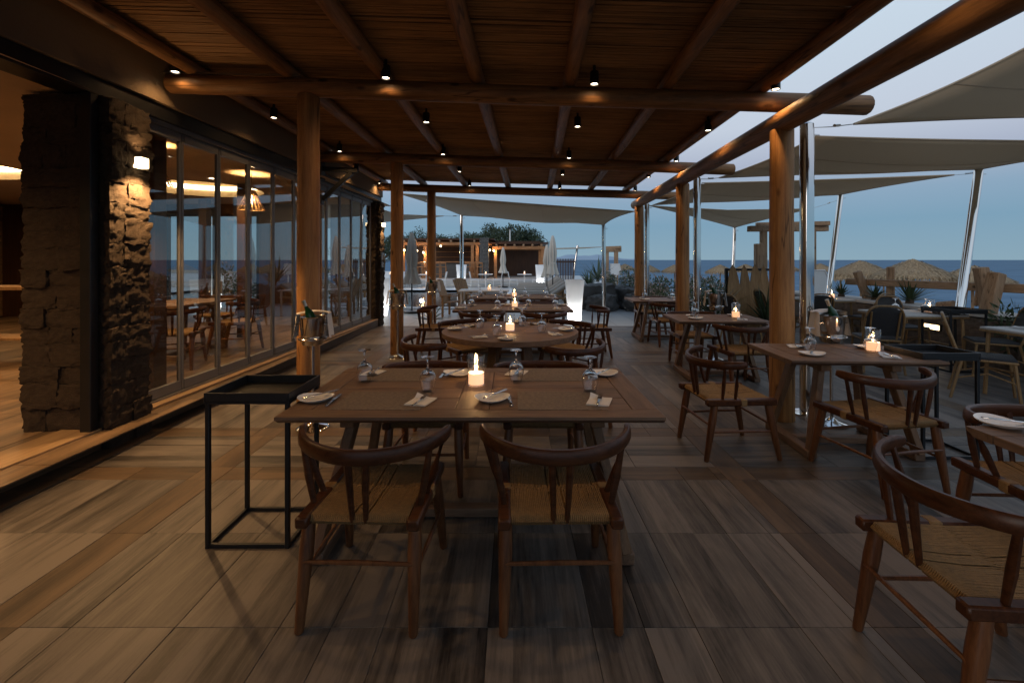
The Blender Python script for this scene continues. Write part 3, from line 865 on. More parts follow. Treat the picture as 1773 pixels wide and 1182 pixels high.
for i, (x, y) in enumerate(rp):
    ppart('post', log((x, y, 0), (x, y, bz(x) - .27), .108, .102, 18, 8, .006, 10 + i), M['post'])
for i, y in enumerate(BD):
    xl = wallx(y) + .03; xr = rp[i][0] + .82
    ppart('cross_beam', log((xl, y - .02, bz(xl)), (xr, y + .03, bz(xr)), .088, .092, 14, 10, .012, 20 + i), M['beamx'])
ppart('cross_beam', log((wallx(1.3) + .03, 1.3, bz(-3.2)), (3.2, 1.3, bz(3.2)), .088, .092, 14, 10, .012, 29), M['beamx'])
sl = (rp[2][0] - rp[0][0]) / 6.0
def rlx(y): return rp[0][0] + sl * (y - 4.3)
zt = bz(2.6) - .088 - .10
ppart('edge_beam', log((rlx(-1.6), -1.6, zt), (rlx(10.75), 10.75, zt), .108, .10, 18, 14, .004, 40), M['beamy'])
def slope(x): return max(.004, min(.054, .01 + (x + 1.9) / 2.4 * .04))
raf = [-3.0, -2.1, -1.22, -.33, .54, 1.46, 2.36]
for i, x in enumerate(raf):
    r = .066; q = slope(x)
    if i == 6: q = .04
    f = lambda y: x + q * (y - 4.3)
    z = bz(x) + .088 + r - .01
    ppart('rafter', log((f(-2.6), -2.6, bz(f(-2.6)) + .088 + r - .012), (f(10.62), 10.62, bz(f(10.62)) + .088 + r - .012), r, r, 12, 14, .01, 50 + i), M['beamy'])
s = MB(); y = -2.6; k = 0
while y < 10.6:
    r = rnd.uniform(.0085, .014); xl = wallx(y) + .02; xr = 2.36 + .04 * (y - 4.3) + rnd.uniform(.03, .09)
    zo = .088 + .132 - .012 + r + rnd.uniform(-.002, .006)
    xm = rnd.uniform(-1, 1)
    s.tube([(xl, y + rnd.uniform(-.006, .006), bz(xl) + zo), (xm, y + rnd.uniform(-.008, .008), bz(xm) + zo), (xr, y + rnd.uniform(-.006, .006), bz(xr) + zo)], r, 6)
    y += r * 2 + rnd.choice([-.001, .0, .001, .001, .004])
o = ppart('roof_cane', s, M['cane']); o['kind'] = 'stuff'
s = MB(); s.add([(wallx(-2.6), -2.6, bz(-3.3) + .27), (2.1, -2.6, bz(2.1) + .27), (2.64, 10.6, bz(2.64) + .27), (wallx(10.6), 10.6, bz(-3) + .27)], [(0, 1, 2, 3)])
s.add([(v.x, v.y, v.z + .03) for v in s.v[:4]], [(3, 2, 1, 0)])
ppart('roof_cover', s, M['darkwood'], None, 0)
# electric conduit from the fascia onto the first beam
tag(link('cable_conduit', MB().tube([P(240, 155, 4.1), P(262, 155, 4.12), P(272, 146, 4.16), P(274, 133, 4.2), P(284, 127, 4.24), P(330, 127, 4.25), P(520, 131, 4.25)], .011, 8).mesh('cable_conduit', M['plaster'], 60)),
    'thin beige conduit bending from the plaster fascia onto the first cross beam', 'conduit')
# spotlights under the roof
rowsL = [(2.35, [None, -1.05, .55, 1.98]), (4.11, None), (5.42, None), (7.08, None), (8.45, None), (10.07, None)]
pxs = {4.11: [303, 668, 1029, 1343], 5.42: [474, 738, 1000, 1226], 7.08: [588, 767, 985, 1171], 8.45: [617, 796, 974, 1123], 10.07: [657, 813, 969, 1100]}
ordn = ['in front of the first cross beam', 'just past the first cross beam', 'in front of the second cross beam', 'just past the second cross beam', 'in front of the last cross beam']
def make_spot(x, y, z, label, e):
    t = thing('ceiling_spotlight', label, 'spotlight', (x, y, z), 0, 'black spotlights under the pergola roof')
    part('bracket', 'spb', lambda: MB().tube([(0, 0, .06), (0, 0, .13)], .014, 8), M['black'], t)
    part('housing', 'sph', lambda: MB().lathe([(.0, .075), (.036, .075), (.04, .07), (.04, -.04), (.036, -.042), (.034, -.02), (.0, -.02)], 18), M['black'], t)
    part('lens', 'spl', lambda: MB().lathe([(.033, -.024), (.028, -.034), (.0, -.037)], 16), M['lens'], t)
    spot('spot_beam', (0, 0, -.04), e, 138, WARM, 1.0, .025, (0, 0, 0), t)
for y, xs in rowsL:
    if xs is None: xs = [(px - CX) / F * y for px in pxs[y]]
    for j, x in enumerate(xs):
        if x is None: continue
        i = [r[0] for r in rowsL].index(y) - 1
        make_spot(x, y, bz(x) + .085, 'black cylinder spotlight under the cane roof ' + (ordn[i] if i >= 0 else 'in the first bay'), 16.0)

# ================================================================== FURNITURE
# ---- low-back wooden armchair with cord seat (faces +Y)
def cord_seat():
    m = MB(); n = 50; w = .405
    for i in range(n):
        x = -w / 2 + w * (i + .5) / n
        if abs(abs(x) - .028) < .0045: continue           # slots for the two back spindles
        jit = rnd.uniform(-.0012, .0012); sg = -.012 * (1 - (2 * x / w) ** 2)
        mid = rnd.uniform(-.002, .003)
        pts = [(x, -.232, .418), (x, -.246, .436), (x, -.232, .454), (x, -.10, .452 + sg * .8 + jit), (x + mid, -.01, .454 + sg + jit), (x - mid, .03, .449 + sg + jit),
               (x, .12, .452 + sg * .7 + jit), (x, .232, .454), (x, .246, .436), (x, .232, .418)]
        m.tube(pts, .0040, 6)
    for i in range(26):                                    # twined row across the middle
        x = -w / 2 + w * (i + .5) / 26
        m.tube([(x - .006, -.012 + rnd.uniform(-.01, .01), .4535 - .012 * (1 - (2 * x / w) ** 2)), (x + .006, .03 + rnd.uniform(-.01, .01), .4545 - .012 * (1 - (2 * x / w) ** 2))], .003, 5)
    m.box((0, 0, .425), (w - .01, .455, .02))
    return m
def railp(u):
    a = u * R(84); k = 1 - math.cos(R(84))
    return Vector((.332 * math.sin(a) / math.sin(R(84)), -.278 + .255 * (1 - math.cos(a)) / k, .708 + .028 * abs(u) ** 1.6))
def back_rail():
    m = MB(); N = 26; n = 10; vs = []; fs = []
    for i in range(N + 1):
        u = -1 + 2 * i / N; p = railp(u)
        t = (railp(min(1, u + .02)) - railp(max(-1, u - .02))).normalized()
        o = t.cross(Vector((0, 0, 1))).normalized(); o.z += .10; o.normalize()
        up = t.cross(o).normalized(); up = up if up.z > 0 else -up
        e = (1 - abs(u)) * N / 2
        hh = .0285 + .004 * (1 - abs(u)); th = .0155
        if e < .5: hh *= .72; th *= .7
        elif e < 1.5: hh *= .95
        for k in range(n):
            an = 2 * PI * k / n; ca, sa = math.cos(an), math.sin(an)
            vs.append(p + o * (th * math.copysign(abs(ca) ** .6, ca)) + up * (hh * math.copysign(abs(sa) ** .65, sa)))
    for i in range(N):
        for k in range(n):
            k2 = (k + 1) % n
            fs.append((i * n + k, (i + 1) * n + k, (i + 1) * n + k2, i * n + k2))
    fs.append(tuple(range(n))); fs.append(tuple(reversed(range(N * n, (N + 1) * n))))
    return m.add(vs, fs)
CG = 'low-back wooden armchairs with cord seats'
def wood_chair(x, y, deg, label, z=0.0, group=CG):
    t = thing('wooden_armchair', label, 'chair', (x, y, z), R(deg), group)
    part('woven_seat', 'ch_seat', cord_seat, M['cord'], t, 60)
    part('back_rail', 'ch_rail', back_rail, M['chair'], t, 50)
    for sx in (-1, 1):
        part('side_rail', ('ch_sr', sx), lambda: MB().bar((sx * .228, -.275, .436), (sx * .232, .265, .436), .052, .048, .008), M['chair'], t)
        part('cord_wrap', ('ch_w', sx), lambda: MB().bar((sx * .230, -.02, .436), (sx * .230, .03, .436), .058, .054, .006), M['cord'], t)
        for sy, fx, fy in ((-1, .232, -.275), (1, .248, .285)):
            part('leg', ('ch_leg', sx, sy), lambda: MB().tube([(sx * .222, sy * .205, .43), (sx * (.222 + (fx - .222) * .3), sy * .205 + (fy - sy * .205) * .3, .30), (sx * fx, fy, .006), (sx * fx, fy, 0)], [.026, .0295, .0185, .015], 12), M['chairl'], t)
        part('side_stretcher', ('ch_ss', sx), lambda: MB().tube([(sx * .226, -.238, .215), (sx * .236, 0, .218), (sx * .238, .245, .215)], [.008, .0105, .008], 8), M['chairl'], t)
        for j, (yy, uu) in enumerate(((-.15, .66), (-.05, .86))):
            q = railp(sx * uu)
            part('side_spindle', ('ch_sp', sx, j), lambda: MB().tube([(sx * .228, yy, .45), (sx * .228 + (q.x - sx * .228) * .5, (yy + q.y) / 2, .57), (q.x, q.y, q.z - .01)], [.0125, .017, .0125], 8, sq=.8), M['chair'], t)
        part('back_spindle', ('ch_bs', sx), lambda: MB().tube([(sx * .028, -.238, .43), (sx * .032, -.255, .56), (sx * .038, -.272, .70)], [.0105, .014, .0165], 8, sq=1.0), M['chair'], t)
    part('rear_stretcher', 'ch_rs', lambda: MB().tube([(-.226, -.252, .27), (0, -.252, .272), (.226, -.252, .27)], [.008, .0105, .008], 8), M['chairl'], t)
    part('front_stretcher', 'ch_fs', lambda: MB().tube([(-.236, .25, .25), (0, .25, .252), (.236, .25, .25)], [.008, .0105, .008], 8), M['chairl'], t)
    return t
# ---- trestle table
def trestle_table(x, y, w, d, deg, label, h=.75, group=None):
    t = thing('trestle_table', label, 'table', (x, y, 0), R(deg), group)
    th = .038; e = .115
    key = (w, d)
    def edge(x0, x1, y0, y1, ov):                         # board with an undercut outer edge
        return MB().box(((x0 + x1) / 2, (y0 + y1) / 2, h - th / 2), (x1 - x0 - .0025, y1 - y0 - .0025, th), .003)
    def knife(sy):
        m = MB(); a = sy * d / 2; b = sy * (d / 2 - e)
        prof = [(a, h - .014), (a, h), (b + sy * .0012, h), (b + sy * .0012, h - th), (a - sy * .035, h - th)]
        vs = [(-w / 2 + .0, p, q) for p, q in prof] + [(w / 2, p, q) for p, q in prof]; n = 5
        fs = [(i, (i + 1) % n, n + (i + 1) % n, n + i) for i in range(n)] + [tuple(range(n)), tuple(reversed(range(n, 2 * n)))]
        if sy > 0: fs = [tuple(reversed(f)) for f in fs]
        return m.add(vs, fs)
    for sy in (-1, 1): part('edge_board', ('tk', key, sy), lambda: knife(sy), M['table'], t, 20)
    yi = d / 2 - e
    for sx in (-1, 1):
        part('end_board', ('te', key, sx), lambda: edge(min(sx * w / 2, sx * (w / 2 - .13)), max(sx * w / 2, sx * (w / 2 - .13)), -yi, yi, 0), M['tabley'], t, 20)
    part('center_board', ('tcb', key), lambda: edge(-.085, .085, -yi, yi, 0), M['tabley'], t, 20)
    xi = w / 2 - .13
    for sx in (-1, 1):
        for j in range(4):
            y0 = -yi + 2 * yi * j / 4; y1 = y0 + 2 * yi / 4
            part('top_plank', ('tp', key, sx, j), lambda: edge(min(sx * .085, sx * xi), max(sx * .085, sx * xi), y0, y1, 0), M['table'], t, 20)
        tx = sx * (w / 2 - .30)
        part('top_cleat', ('tcl', key, sx), lambda: MB().box((tx, 0, h - th - .03), (.07, d * .74, .058), .004), M['tleg'], t)
        part('foot_runner', ('tf', key, sx), lambda: MB().box((tx + sx * .13, 0, .032), (.075, d * .88, .06), .006), M['tabley'], t)
        for sy in (-1, 1):
            part('leg', ('tl', key, sx, sy), lambda: MB().bar((tx + sx * .13, sy * d * .41, .05), (tx, sy * d * .25, h - th - .05), .078, .05, .005, up=(1, 0, 0)), M['tleg'], t)
    part('floor_stretcher', ('ts', key), lambda: MB().box((0, 0, .04), (w - .42, .075, .05), .005), M['table'], t)
    return t
# ---- place setting pieces
def mesh_plate():
    m = MB(); n = 28
    prof = [(.0, .004), (.055, .004), (.080, .012), (.094, .019), (.096, .0175), (.082, .008), (.056, .0), (.0, .0)]
    m.lathe(prof, n)
    for v in m.v:
        v.y *= .84; a = math.atan2(v.y, v.x); v.x *= 1 + .05 * math.cos(a); v.z += .010 * (v.x / .096) ** 2 * (1 if v.z > .006 else .3)
    return m
def mesh_knife():
    m = MB(); m.bar((0, -.10, .006), (0, .0, .006), .013, .007, .002); m.bar((0, 0, .006), (0, .105, .005), .017, .0025)
    return m
def mesh_fork():
    m = MB(); m.bar((0, -.09, .006), (0, .03, .005), .010, .004, .001); m.bar((0, .03, .005), (0, .06, .007), .022, .0025)
    for k in range(4): m.bar((-.0085 + .0057 * k, .06, .007), (-.0085 + .0057 * k, .105, .010), .003, .0022)
    return m
def mesh_napkin():
    m = MB()
    def f(u, v):
        z = .006 + .002 * math.sin(u * 3) * math.cos(v * 4) + (.022 * max(0, (v - .72) / .28) ** 1.6 * max(0, 1 - u * 1.7))
        return Vector((-.058 + .116 * u + .012 * v, -.072 + .144 * v, z))
    m.grid(f, 8, 10)
    k = len(m.v); m.add([Vector((v.x, v.y, max(.0012, v.z - .006))) for v in m.v], [tuple(reversed(q)) for q in m.f])
    b = [i for i in range(9)]
    m.f.append((0, 8, 8 + k, k))
    return m
def mesh_wineglass():       # upside down: rim on the table, foot in the air
    prof = [(.030, .0), (.036, .02), (.0425, .045), (.0435, .062), (.039, .082), (.026, .100), (.011, .109), (.0055, .118), (.0042, .135), (.0045, .158), (.010, .166), (.034, .172), (.0345, .1735), (.010, .1745), (.0, .175)]
    inner = [(.0, .104), (.024, .097), (.0372, .081), (.0418, .062), (.0408, .045), (.0344, .02), (.0286, .0)]
    return MB().lathe([(r * 1.08, z * 1.12) for r, z in inner + prof], 28)
def mesh_mat(): return MB().box((0, 0, .0012), (.45, .31, .0024))
def nest(seat, wx, wy, z, deg, tname, full=True):
    where = (seat + ' of the ' + tname) if seat else tname
    def put(name, key, fn, m, dx, dy, rz, cat, lab, zz=0.0, sm=50, sub=None):
        a = R(deg); X = wx + dx * math.cos(a) - dy * math.sin(a); Y = wy + dx * math.sin(a) + dy * math.cos(a)
        o = part(name, key, fn, m, None, sm, (X, Y, z + zz), a + R(rz)); tag(o, lab + ' at the ' + where, cat, (cat + 's on the ' + tname).replace('glasss', 'glasses').replace('knifes', 'knives'))
        if sub: part(sub[0], sub[1], sub[2], sub[3], o, 50)
        return o
    if full: put('woven_placemat', 'pm', mesh_mat, M['mat'], 0, 0, rnd.uniform(-1, 1), 'placemat', 'woven brown placemat', .0006, 0)
    put('side_plate', 'plate', mesh_plate, M['china'], -.365, .0, rnd.uniform(-12, 12), 'plate', 'white boat-shaped side plate', .0006)
    put('butter_knife', 'knife', mesh_knife, M['cutlery'], -.345, .03, -32 + rnd.uniform(-6, 6), 'butter knife', 'knife across a plate', .022)
    if full: put('table_knife', 'knife', mesh_knife, M['cutlery'], -.265, -.01, rnd.uniform(-5, 5), 'table knife', 'knife beside a placemat', .0015)
    put('folded_napkin', 'nap', mesh_napkin, M['linen'], .20, -.03, -14 + rnd.uniform(-5, 5), 'napkin', 'folded white napkin', .0026, 40)
    put('dinner_fork', 'fork', mesh_fork, M['cutlery'], .20, -.05, -10 + rnd.uniform(-6, 6), 'fork', 'fork on a napkin', .0105)
    put('wine_glass', 'wg', mesh_wineglass, M['crystal'], .20 + rnd.uniform(-.01, .01), .17, 0, 'wine glass', 'upside-down wine glass', .003, 50)
def candle(x, y, z, tname, e=2.2, group=None):
    t = thing('candle_holder', 'lit candle in a glass cylinder on the ' + tname, 'candle', (x, y, z + .001), 0, group)
    part('glass_cylinder', 'cgl', lambda: MB().lathe([(.0, .001), (.050, .001), (.052, .004), (.052, .178), (.0505, .180), (.049, .178), (.049, .010), (.0, .010)], 28), M['glass'], t)
    cd = part('candle', 'cwx', lambda: MB().lathe([(.0, .0105), (.047, .0105), (.047, .072), (.044, .076), (.030, .071), (.0, .068)], 24), M['wax'], t)
    part('flame', 'cfl', lambda: MB().lathe([(.0, .078), (.006, .083), (.0085, .094), (.0065, .106), (.003, .117), (.0, .126)], 12), M['flame'], cd)
    part('wick', 'cwk', lambda: MB().tube([(0, 0, .066), (0, 0, .084)], .001, 5), M['black'], cd)
    point('candle_light', (0, 0, .105), e, (1, .55, .22), .012, t)
# T1: rectangular table in front
TN1 = 'long table with tray stand'
T1 = (-.205, 2.665)
trestle_table(T1[0], T1[1], 1.87, .99, 0, 'long rectangular teak trestle table laid for four with a candle in the middle')
nest('tray-stand corner', -.69, 2.43, .75, 0, TN1); nest('open-floor corner', .25, 2.43, .75, 0, TN1)
nest('bucket-post corner', -.72, 2.97, .75, 180, TN1); nest('round-table corner', .23, 2.97, .75, 180, TN1)
candle(-.22, 2.73, .75, TN1, 2.6)
wood_chair(-.62, 2.10, -2, 'wooden armchair with cord seat at the tray-stand corner of the long table')
wood_chair(.19, 2.10, 1, 'wooden armchair backing the open floor, on the sea half of the tray-stand table')
wood_chair(-.58, 3.17, 180, 'wooden armchair tucked between the long tray-stand table and the first bucket post')
wood_chair(.2, 3.17, 179, 'wooden armchair tucked between the long tray-stand table and the round table, sea half')
# T2: round table
TN2 = 'round table'
t = thing('round_table', 'round teak pedestal table between two rectangular tables', 'table', (-.03, 4.86, 0))
for j in range(6):
    w = .72
    def pl(j=j):
        m = MB(); y0 = -w + 2 * w * j / 6; y1 = y0 + 2 * w / 6 - .0025; N = 10
        top = []
        for i in range(N + 1):
            yy = y0 + (y1 - y0) * i / N; top.append((math.sqrt(max(.0004, w * w - yy * yy)), yy))
        poly = top + [(-a, b) for a, b in reversed(top)]
        return m.prism(poly, .708, .75)
    part('top_plank', ('rt', j), pl, M['table'], t, 30)
part('rim_band', 'rtb', lambda: MB().lathe([(.715, .70), (.722, .705), (.722, .738), (.7205, .7395)], 60), M['table'], t)
for a in (45, 135, 225, 315):
    part('pedestal_leg', ('rtl', a), lambda: MB().bar((.30 * math.cos(R(a)), .30 * math.sin(R(a)), .06), (.22 * math.cos(R(a)), .22 * math.sin(R(a)), .70), .13, .05, .006, (math.cos(R(a)), math.sin(R(a)), 0)), M['tleg'], t)
for a in (45, 135):
    part('foot_runner', ('rtf', a), lambda: MB().box((0, 0, .035 + (.0025 if a == 45 else 0)), (.95, .10, .06), .006, Matrix.Rotation(R(a), 3, 'Z')), M['tleg'], t)
for a, st in ((-55, 'inland sea side'), (35, 'pool sea side'), (125, 'pool glass-wall side'), (215, 'inland glass-wall side')):
    q = R(a); nest(st, -.03 + .47 * math.cos(q), 4.86 + .47 * math.sin(q), .75, a + 90, TN2, False)
candle(-.03, 4.82, .75, TN2, 2.2)
for a, lab in ((-52, 'wooden armchair on the sea side of the round table, backing the tray-stand table'), (40, 'wooden armchair on the sea side of the round table, backing the pool'),
               (128, 'wooden armchair on the glass-wall side of the round table, backing the pool'), (-145, 'wooden armchair on the glass-wall side of the round table, backing the tray-stand table')):
    q = R(a); wood_chair(-.03 + .90 * math.cos(q), 4.86 + .90 * math.sin(q), a + 90, lab)
# T3, T3b: rectangular tables towards the pool
for (yy, hw, tn, nm) in ((7.25, .9, 'middle long table', 'round'), (9.35, .9, 'pool-end long table', 'pool end')):
    trestle_table(.0, yy, 1.8, .98, 0, 'rectangular teak trestle table laid for four, ' + ('next behind the round table' if nm == 'round' else 'last before the pool deck'))
    for cxx in (-.45, .47):
        sd = 'glass-wall' if cxx < 0 else 'sea'
        nest(sd + ' inland corner', cxx, yy - .25, .75, 0, tn); nest(sd + ' pool corner', cxx - .02, yy + .25, .75, 180, tn)
    candle(.03, yy + .02, .75, tn, 1.8)
    for sx in (-1, 1):
        side = 'glass wall' if sx < 0 else 'sea'
        wood_chair(.45 * sx, yy - .58, 0, 'wooden armchair facing the pool at the ' + tn + ', ' + side + ' side')
        wood_chair(.45 * sx, yy + .60, 180, 'wooden armchair backing the pool at the ' + tn + ', ' + side + ' side')
wood_chair(-1.22, 7.2, -90, 'wooden armchair at the glass-wall end of the middle long table')
wood_chair(1.24, 7.2, 90, 'wooden armchair at the sea end of the middle long table')
# T4..T7 on the sea side
def small_table(x, y, deg, tn, lab, w=1.10, d=.74, seats=(1, 1), cd=(0.12, .12)):
    trestle_table(x, y, w, d, deg, lab)
    if seats[0]: nest('inland side', x + .05, y - d / 2 + .2, .75, deg, tn, False)
    if seats[1]: nest('pool side', x - .02, y + d / 2 - .2, .75, deg + 180, tn, False)
    if cd: candle(x + cd[0], y + cd[1], .75, tn, 1.8)
small_table(2.66, 3.72, -3, 'table at first sea-side post', 'small teak trestle table against the first sea-side post', 1.12, .72, (1, 1), (.30, .02))
wood_chair(1.70, 3.64, -86, 'wooden armchair facing the sea at the table by the first sea-side post')
wood_chair(2.52, 3.16, 9, 'wooden armchair backing the corner table, at the table by the first sea-side post')
small_table(2.62, 5.92, -3, 'table at second sea-side post', 'small teak trestle table between the first and second sea-side posts', 1.12, .76, (1, 1), (.28, .0))
wood_chair(2.68, 5.40, 4, 'wooden armchair facing the pool at the table between the first sea-side posts')
wood_chair(2.55, 6.48, 178, 'wooden armchair on the pool side of the table between the first sea-side posts')
small_table(2.78, 8.72, -3, 'table at last sea-side post', 'small teak trestle table between the second and last sea-side posts', 1.12, .86, (1, 1), None)
wood_chair(2.75, 8.12, 2, 'wooden armchair at the table between the last two sea-side posts, facing the pool')
wood_chair(2.8, 9.33, 180, 'wooden armchair on the pool side of the table between the last two sea-side posts')
small_table(2.62, 1.66, 0, 'corner table', 'small teak trestle table with a white plate in the corner, armchairs on two sides', 1.14, .80, (0, 1), None)
nest('armchair end', 2.21, 1.70, .75, -90, 'corner table', False)
wood_chair(1.66, 1.60, -94, 'wooden armchair at the end of the corner table, facing the sea')
wood_chair(2.56, 2.13, 177, 'wooden armchair at the corner table, tucked in with its back to the small teak table')

# ---- black tray stands
def tray_stand(x0, x1, y0, y1, h, label):
    cx, cy = (x0 + x1) / 2, (y0 + y1) / 2; w, d = x1 - x0, y1 - y0
    t = thing('tray_stand', label, 'tray stand', (cx, cy, 0), 0)
    b = .022
    for sx in (-1, 1):
        for sy in (-1, 1):
            part('leg', None, lambda: MB().box((sx * (w / 2 - b / 2 - .004), sy * (d / 2 - b / 2 - .004), (h - .06) / 2), (b, b, h - .06), .002), M['black'], t)
        part('floor_bar', None, lambda: MB().box((sx * (w / 2 - b / 2 - .004), 0, b / 2 + .001), (b - .003, d - 2 * b - .01, b - .002), .001), M['black'], t)
    for sy in (-1, 1):
        part('floor_bar', None, lambda: MB().box((0, sy * (d / 2 - b / 2 - .004), b / 2 + .001), (w - 2 * b - .01, b - .003, b - .002), .001), M['black'], t)
    tr = part('tray', None, lambda: MB().box((0, 0, h - .052), (w, d, .012)), M['black'], t)
    for sx in (-1, 1):
        part('tray_rim', None, lambda: MB().box((sx * (w / 2 - .006), 0, h - .023), (.012, d, .046), .002), M['black'], tr)
        part('tray_rim', None, lambda: MB().box((0, sx * (d / 2 - .006), h - .023), (w - .024, .012, .046), .002), M['black'], tr)
tray_stand(-1.605, -1.16, 2.36, 2.74, .81, 'black metal tray stand at the corner of the long rectangular table')
tray_stand(3.08, 3.52, 3.42, 3.78, .80, 'black metal tray stand beside the small table at the first sea-side post')
tray_stand(5.82, 6.32, 6.05, 6.5, .84, 'black metal tray stand between rattan chairs near the log fence')

# ---- champagne buckets on stands
def bucket(x, y, label, rz=0.0, zt=1.02, bottle=True):
    t = thing('bucket_stand', label[0], 'ice bucket', (x, y, 0), rz, 'champagne bucket stands')
    part('base', 'bkb', lambda: MB().lathe([(.0, 0), (.135, 0), (.137, .008), (.12, .018), (.05, .035), (.022, .06), (.0, .06)], 28), M['chrome'], t)
    part('stem', 'bks', lambda: MB().tube([(0, 0, .05), (0, 0, .80)], .016, 12), M['chrome'], t)
    part('ring', 'bkr', lambda: MB().tube([(.112 * math.cos(2 * PI * i / 28), .112 * math.sin(2 * PI * i / 28), .80) for i in range(28)], .011, 8, closed=True), M['bucket'], t)
    part('bucket', 'bkk', lambda: MB().lathe([(.0, .74), (.082, .745), (.09, .755), (.108, .985), (.116, .99), (.118, .996), (.112, .998), (.104, .985), (.086, .77), (.0, .765)], 32), M['bucket'], t)
    for sx in (-1, 1):
        part('handle', ('bkh', sx), lambda: MB().tube([(sx * .105, -.025, .93), (sx * .135, -.02, .925), (sx * .142, 0, .922), (sx * .135, .02, .925), (sx * .105, .025, .93)], .006, 6), M['bucket'], t)
    if bottle:
        bt = thing('wine_bottle', label[1], 'bottle', (x, y, .78), rz, 'bottles chilling in buckets')
        T = Matrix.Rotation(R(-24), 3, 'Y')
        part('glass_body', 'btb', lambda: MB().lathe([(.0, 0), (.036, 0), (.038, .01), (.038, .17), (.034, .195), (.017, .235), (.0145, .26), (.0145, .30), (.0, .30)], 20, (.055, -.03, .075), T), M['bottle'], bt)
        part('foil_cap', 'btf', lambda: MB().lathe([(.0155, .255), (.0158, .298), (.017, .30), (.017, .312), (.0, .314)], 16, (.055, -.03, .075), T), M['foil'], bt)
    tw = thing('towel', label[2], 'towel', (x, y, .78), rz, 'white towels draped over buckets')
    def cloth():
        m = MB()
        def f(u, v):
            a = (u - .5) * 2
            w = .048 * (1 + .8 * abs(a) ** 2)
            if abs(a) < .5: X = a * .30; Z = .235 + .02 * math.cos(a * PI)
            else:
                sgn = 1 if a > 0 else -1; X = sgn * (.128 + .05 * (abs(a) - .5) + .01 * math.sin(v * 9)); Z = .232 - (abs(a) - .5) * .40
            return Vector((X, .035 + (v - .5) * 2 * w + .006 * math.sin(a * 7 + v * 4), Z + .006 * math.sin(v * 8 + a * 3)))
        m.grid(f, 22, 7)
        n = len(m.v); m.add([v + Vector((0, .001, .005)) for v in m.v], [tuple(reversed(q)) for q in m.f])
        return m
    part('cloth', 'btw', cloth, M['towel'], tw, 60)
def bl(where): return ('steel ice bucket on a tall stand ' + where, 'green bottle in the ice bucket ' + where, 'white towel draped over the ice bucket ' + where)
bucket(-1.79, 4.07, bl('by the first post on the glass wall side'), R(8))
bucket(-1.77, 6.98, bl('by the second post on the glass wall side'), R(20))
bucket(-1.76, 9.97, bl('by the last post on the glass wall side'), R(-10))
bucket(2.92, 4.17, bl('by the first steel mast'), R(5))
bucket(3.05, 6.85, bl('by the second steel mast'), R(-15))

# ---- rattan bistro chairs and pale-topped tables on the open side (faces +Y)
def rattan_chair(x, y, deg, label):
    t = thing('rattan_chair', label, 'chair', (x, y, 0), R(deg), 'rattan bistro chairs')
    def back():
        m = MB(); p = []
        for i in range(21):
            u = i / 20; a = PI * u
            xx = .215 * math.copysign(abs(math.cos(a)) ** .55, math.cos(a)); zz = .46 + .44 * math.sin(a) ** .45
            p.append((xx, -.22 - (zz - .46) * .30, zz))
        return m.tube(p, .014, 8)
    def weave():
        m = MB()
        def f(u, v):
            zz = .50 + .375 * v; w = .195 if v < .8 else .195 * math.sqrt(max(.05, 1 - ((v - .8) / .22) ** 2))
            return Vector((-w + 2 * w * u, -.22 - (zz - .46) * .30 - .02 * math.sin(PI * u), zz))
        m.grid(f, 8, 10); m.add([v + Vector((0, .008, 0)) for v in m.v], [tuple(reversed(q)) for q in m.f]); return m
    part('back_frame', 'rcb', back, M['rattan'], t)
    part('back_weave', 'rcw', weave, M['weave'], t)
    part('seat', 'rcs', lambda: MB().box((0, 0, .452), (.43, .43, .03), .012), M['weave'], t)
    part('seat_frame', 'rcsf', lambda: MB().tube([(.21, .21, .432), (-.21, .21, .432), (-.2, -.21, .432), (.2, -.21, .432)], .014, 8, closed=True), M['rattan'], t)
    for sx in (-1, 1):
        part('leg', ('rcl', sx, 0), lambda: MB().tube([(sx * .20, .19, .44), (sx * .225, .235, .0)], .0145, 8), M['rattan'], t)
        part('leg', ('rcl', sx, 1), lambda: MB().tube([(sx * .215, -.22, .48), (sx * .2, -.2, .42), (sx * .225, -.29, .0)], .0145, 8), M['rattan'], t)
        part('back_strut', ('rct', sx), lambda: MB().tube([(sx * .15, -.235, .46), (sx * .155, -.345, .82)], .011, 8), M['rattan'], t)
        part('side_stretcher', ('rcx', sx), lambda: MB().tube([(sx * .213, -.25, .22), (sx * .205, .0, .30), (sx * .213, .21, .22)], .008, 6), M['rattan'], t)
    part('front_stretcher', 'rcfs', lambda: MB().tube([(-.213, .21, .22), (0, .21, .29), (.213, .21, .22)], .008, 6), M['rattan'], t)
def bistro_table(x, y, w, d, deg, tn, lab, cd=True):
    t = thing('bistro_table', lab, 'table', (x, y, 0), R(deg))
    part('stone_top', None, lambda: MB().box((0, 0, .738), (w, d, .024), .004), M['coping'], t)
    part('top_edge', None, lambda: MB().box((0, 0, .712), (w + .012, d + .012, .026), .005), M['rattan'], t)
    for sx in (-1, 1):
        for sy in (-1, 1):
            part('leg', None, lambda: MB().tube([(sx * (w / 2 - .05), sy * (d / 2 - .05), .70), (sx * (w / 2 - .03), sy * (d / 2 - .03), 0)], .02, 8), M['rattan'], t)
        part('stretcher', None, lambda: MB().tube([(sx * (w / 2 - .04), -d / 2 + .05, .3), (sx * (w / 2 - .04), d / 2 - .05, .3)], .012, 8), M['rattan'], t)
    nest('inland side', x + .0, y - d / 2 + .18, .75, deg, tn, False); nest('pool side', x + .0, y + d / 2 - .18, .75, deg + 180, tn, False)
    if cd: candle(x + .3, y + .02, .75, tn, 1.4)
bistro_table(5.72, 6.55, .95, .75, 0, 'rattan table by wall lamp', 'pale-topped rattan table beside the wall lamp, ringed by dark woven chairs')
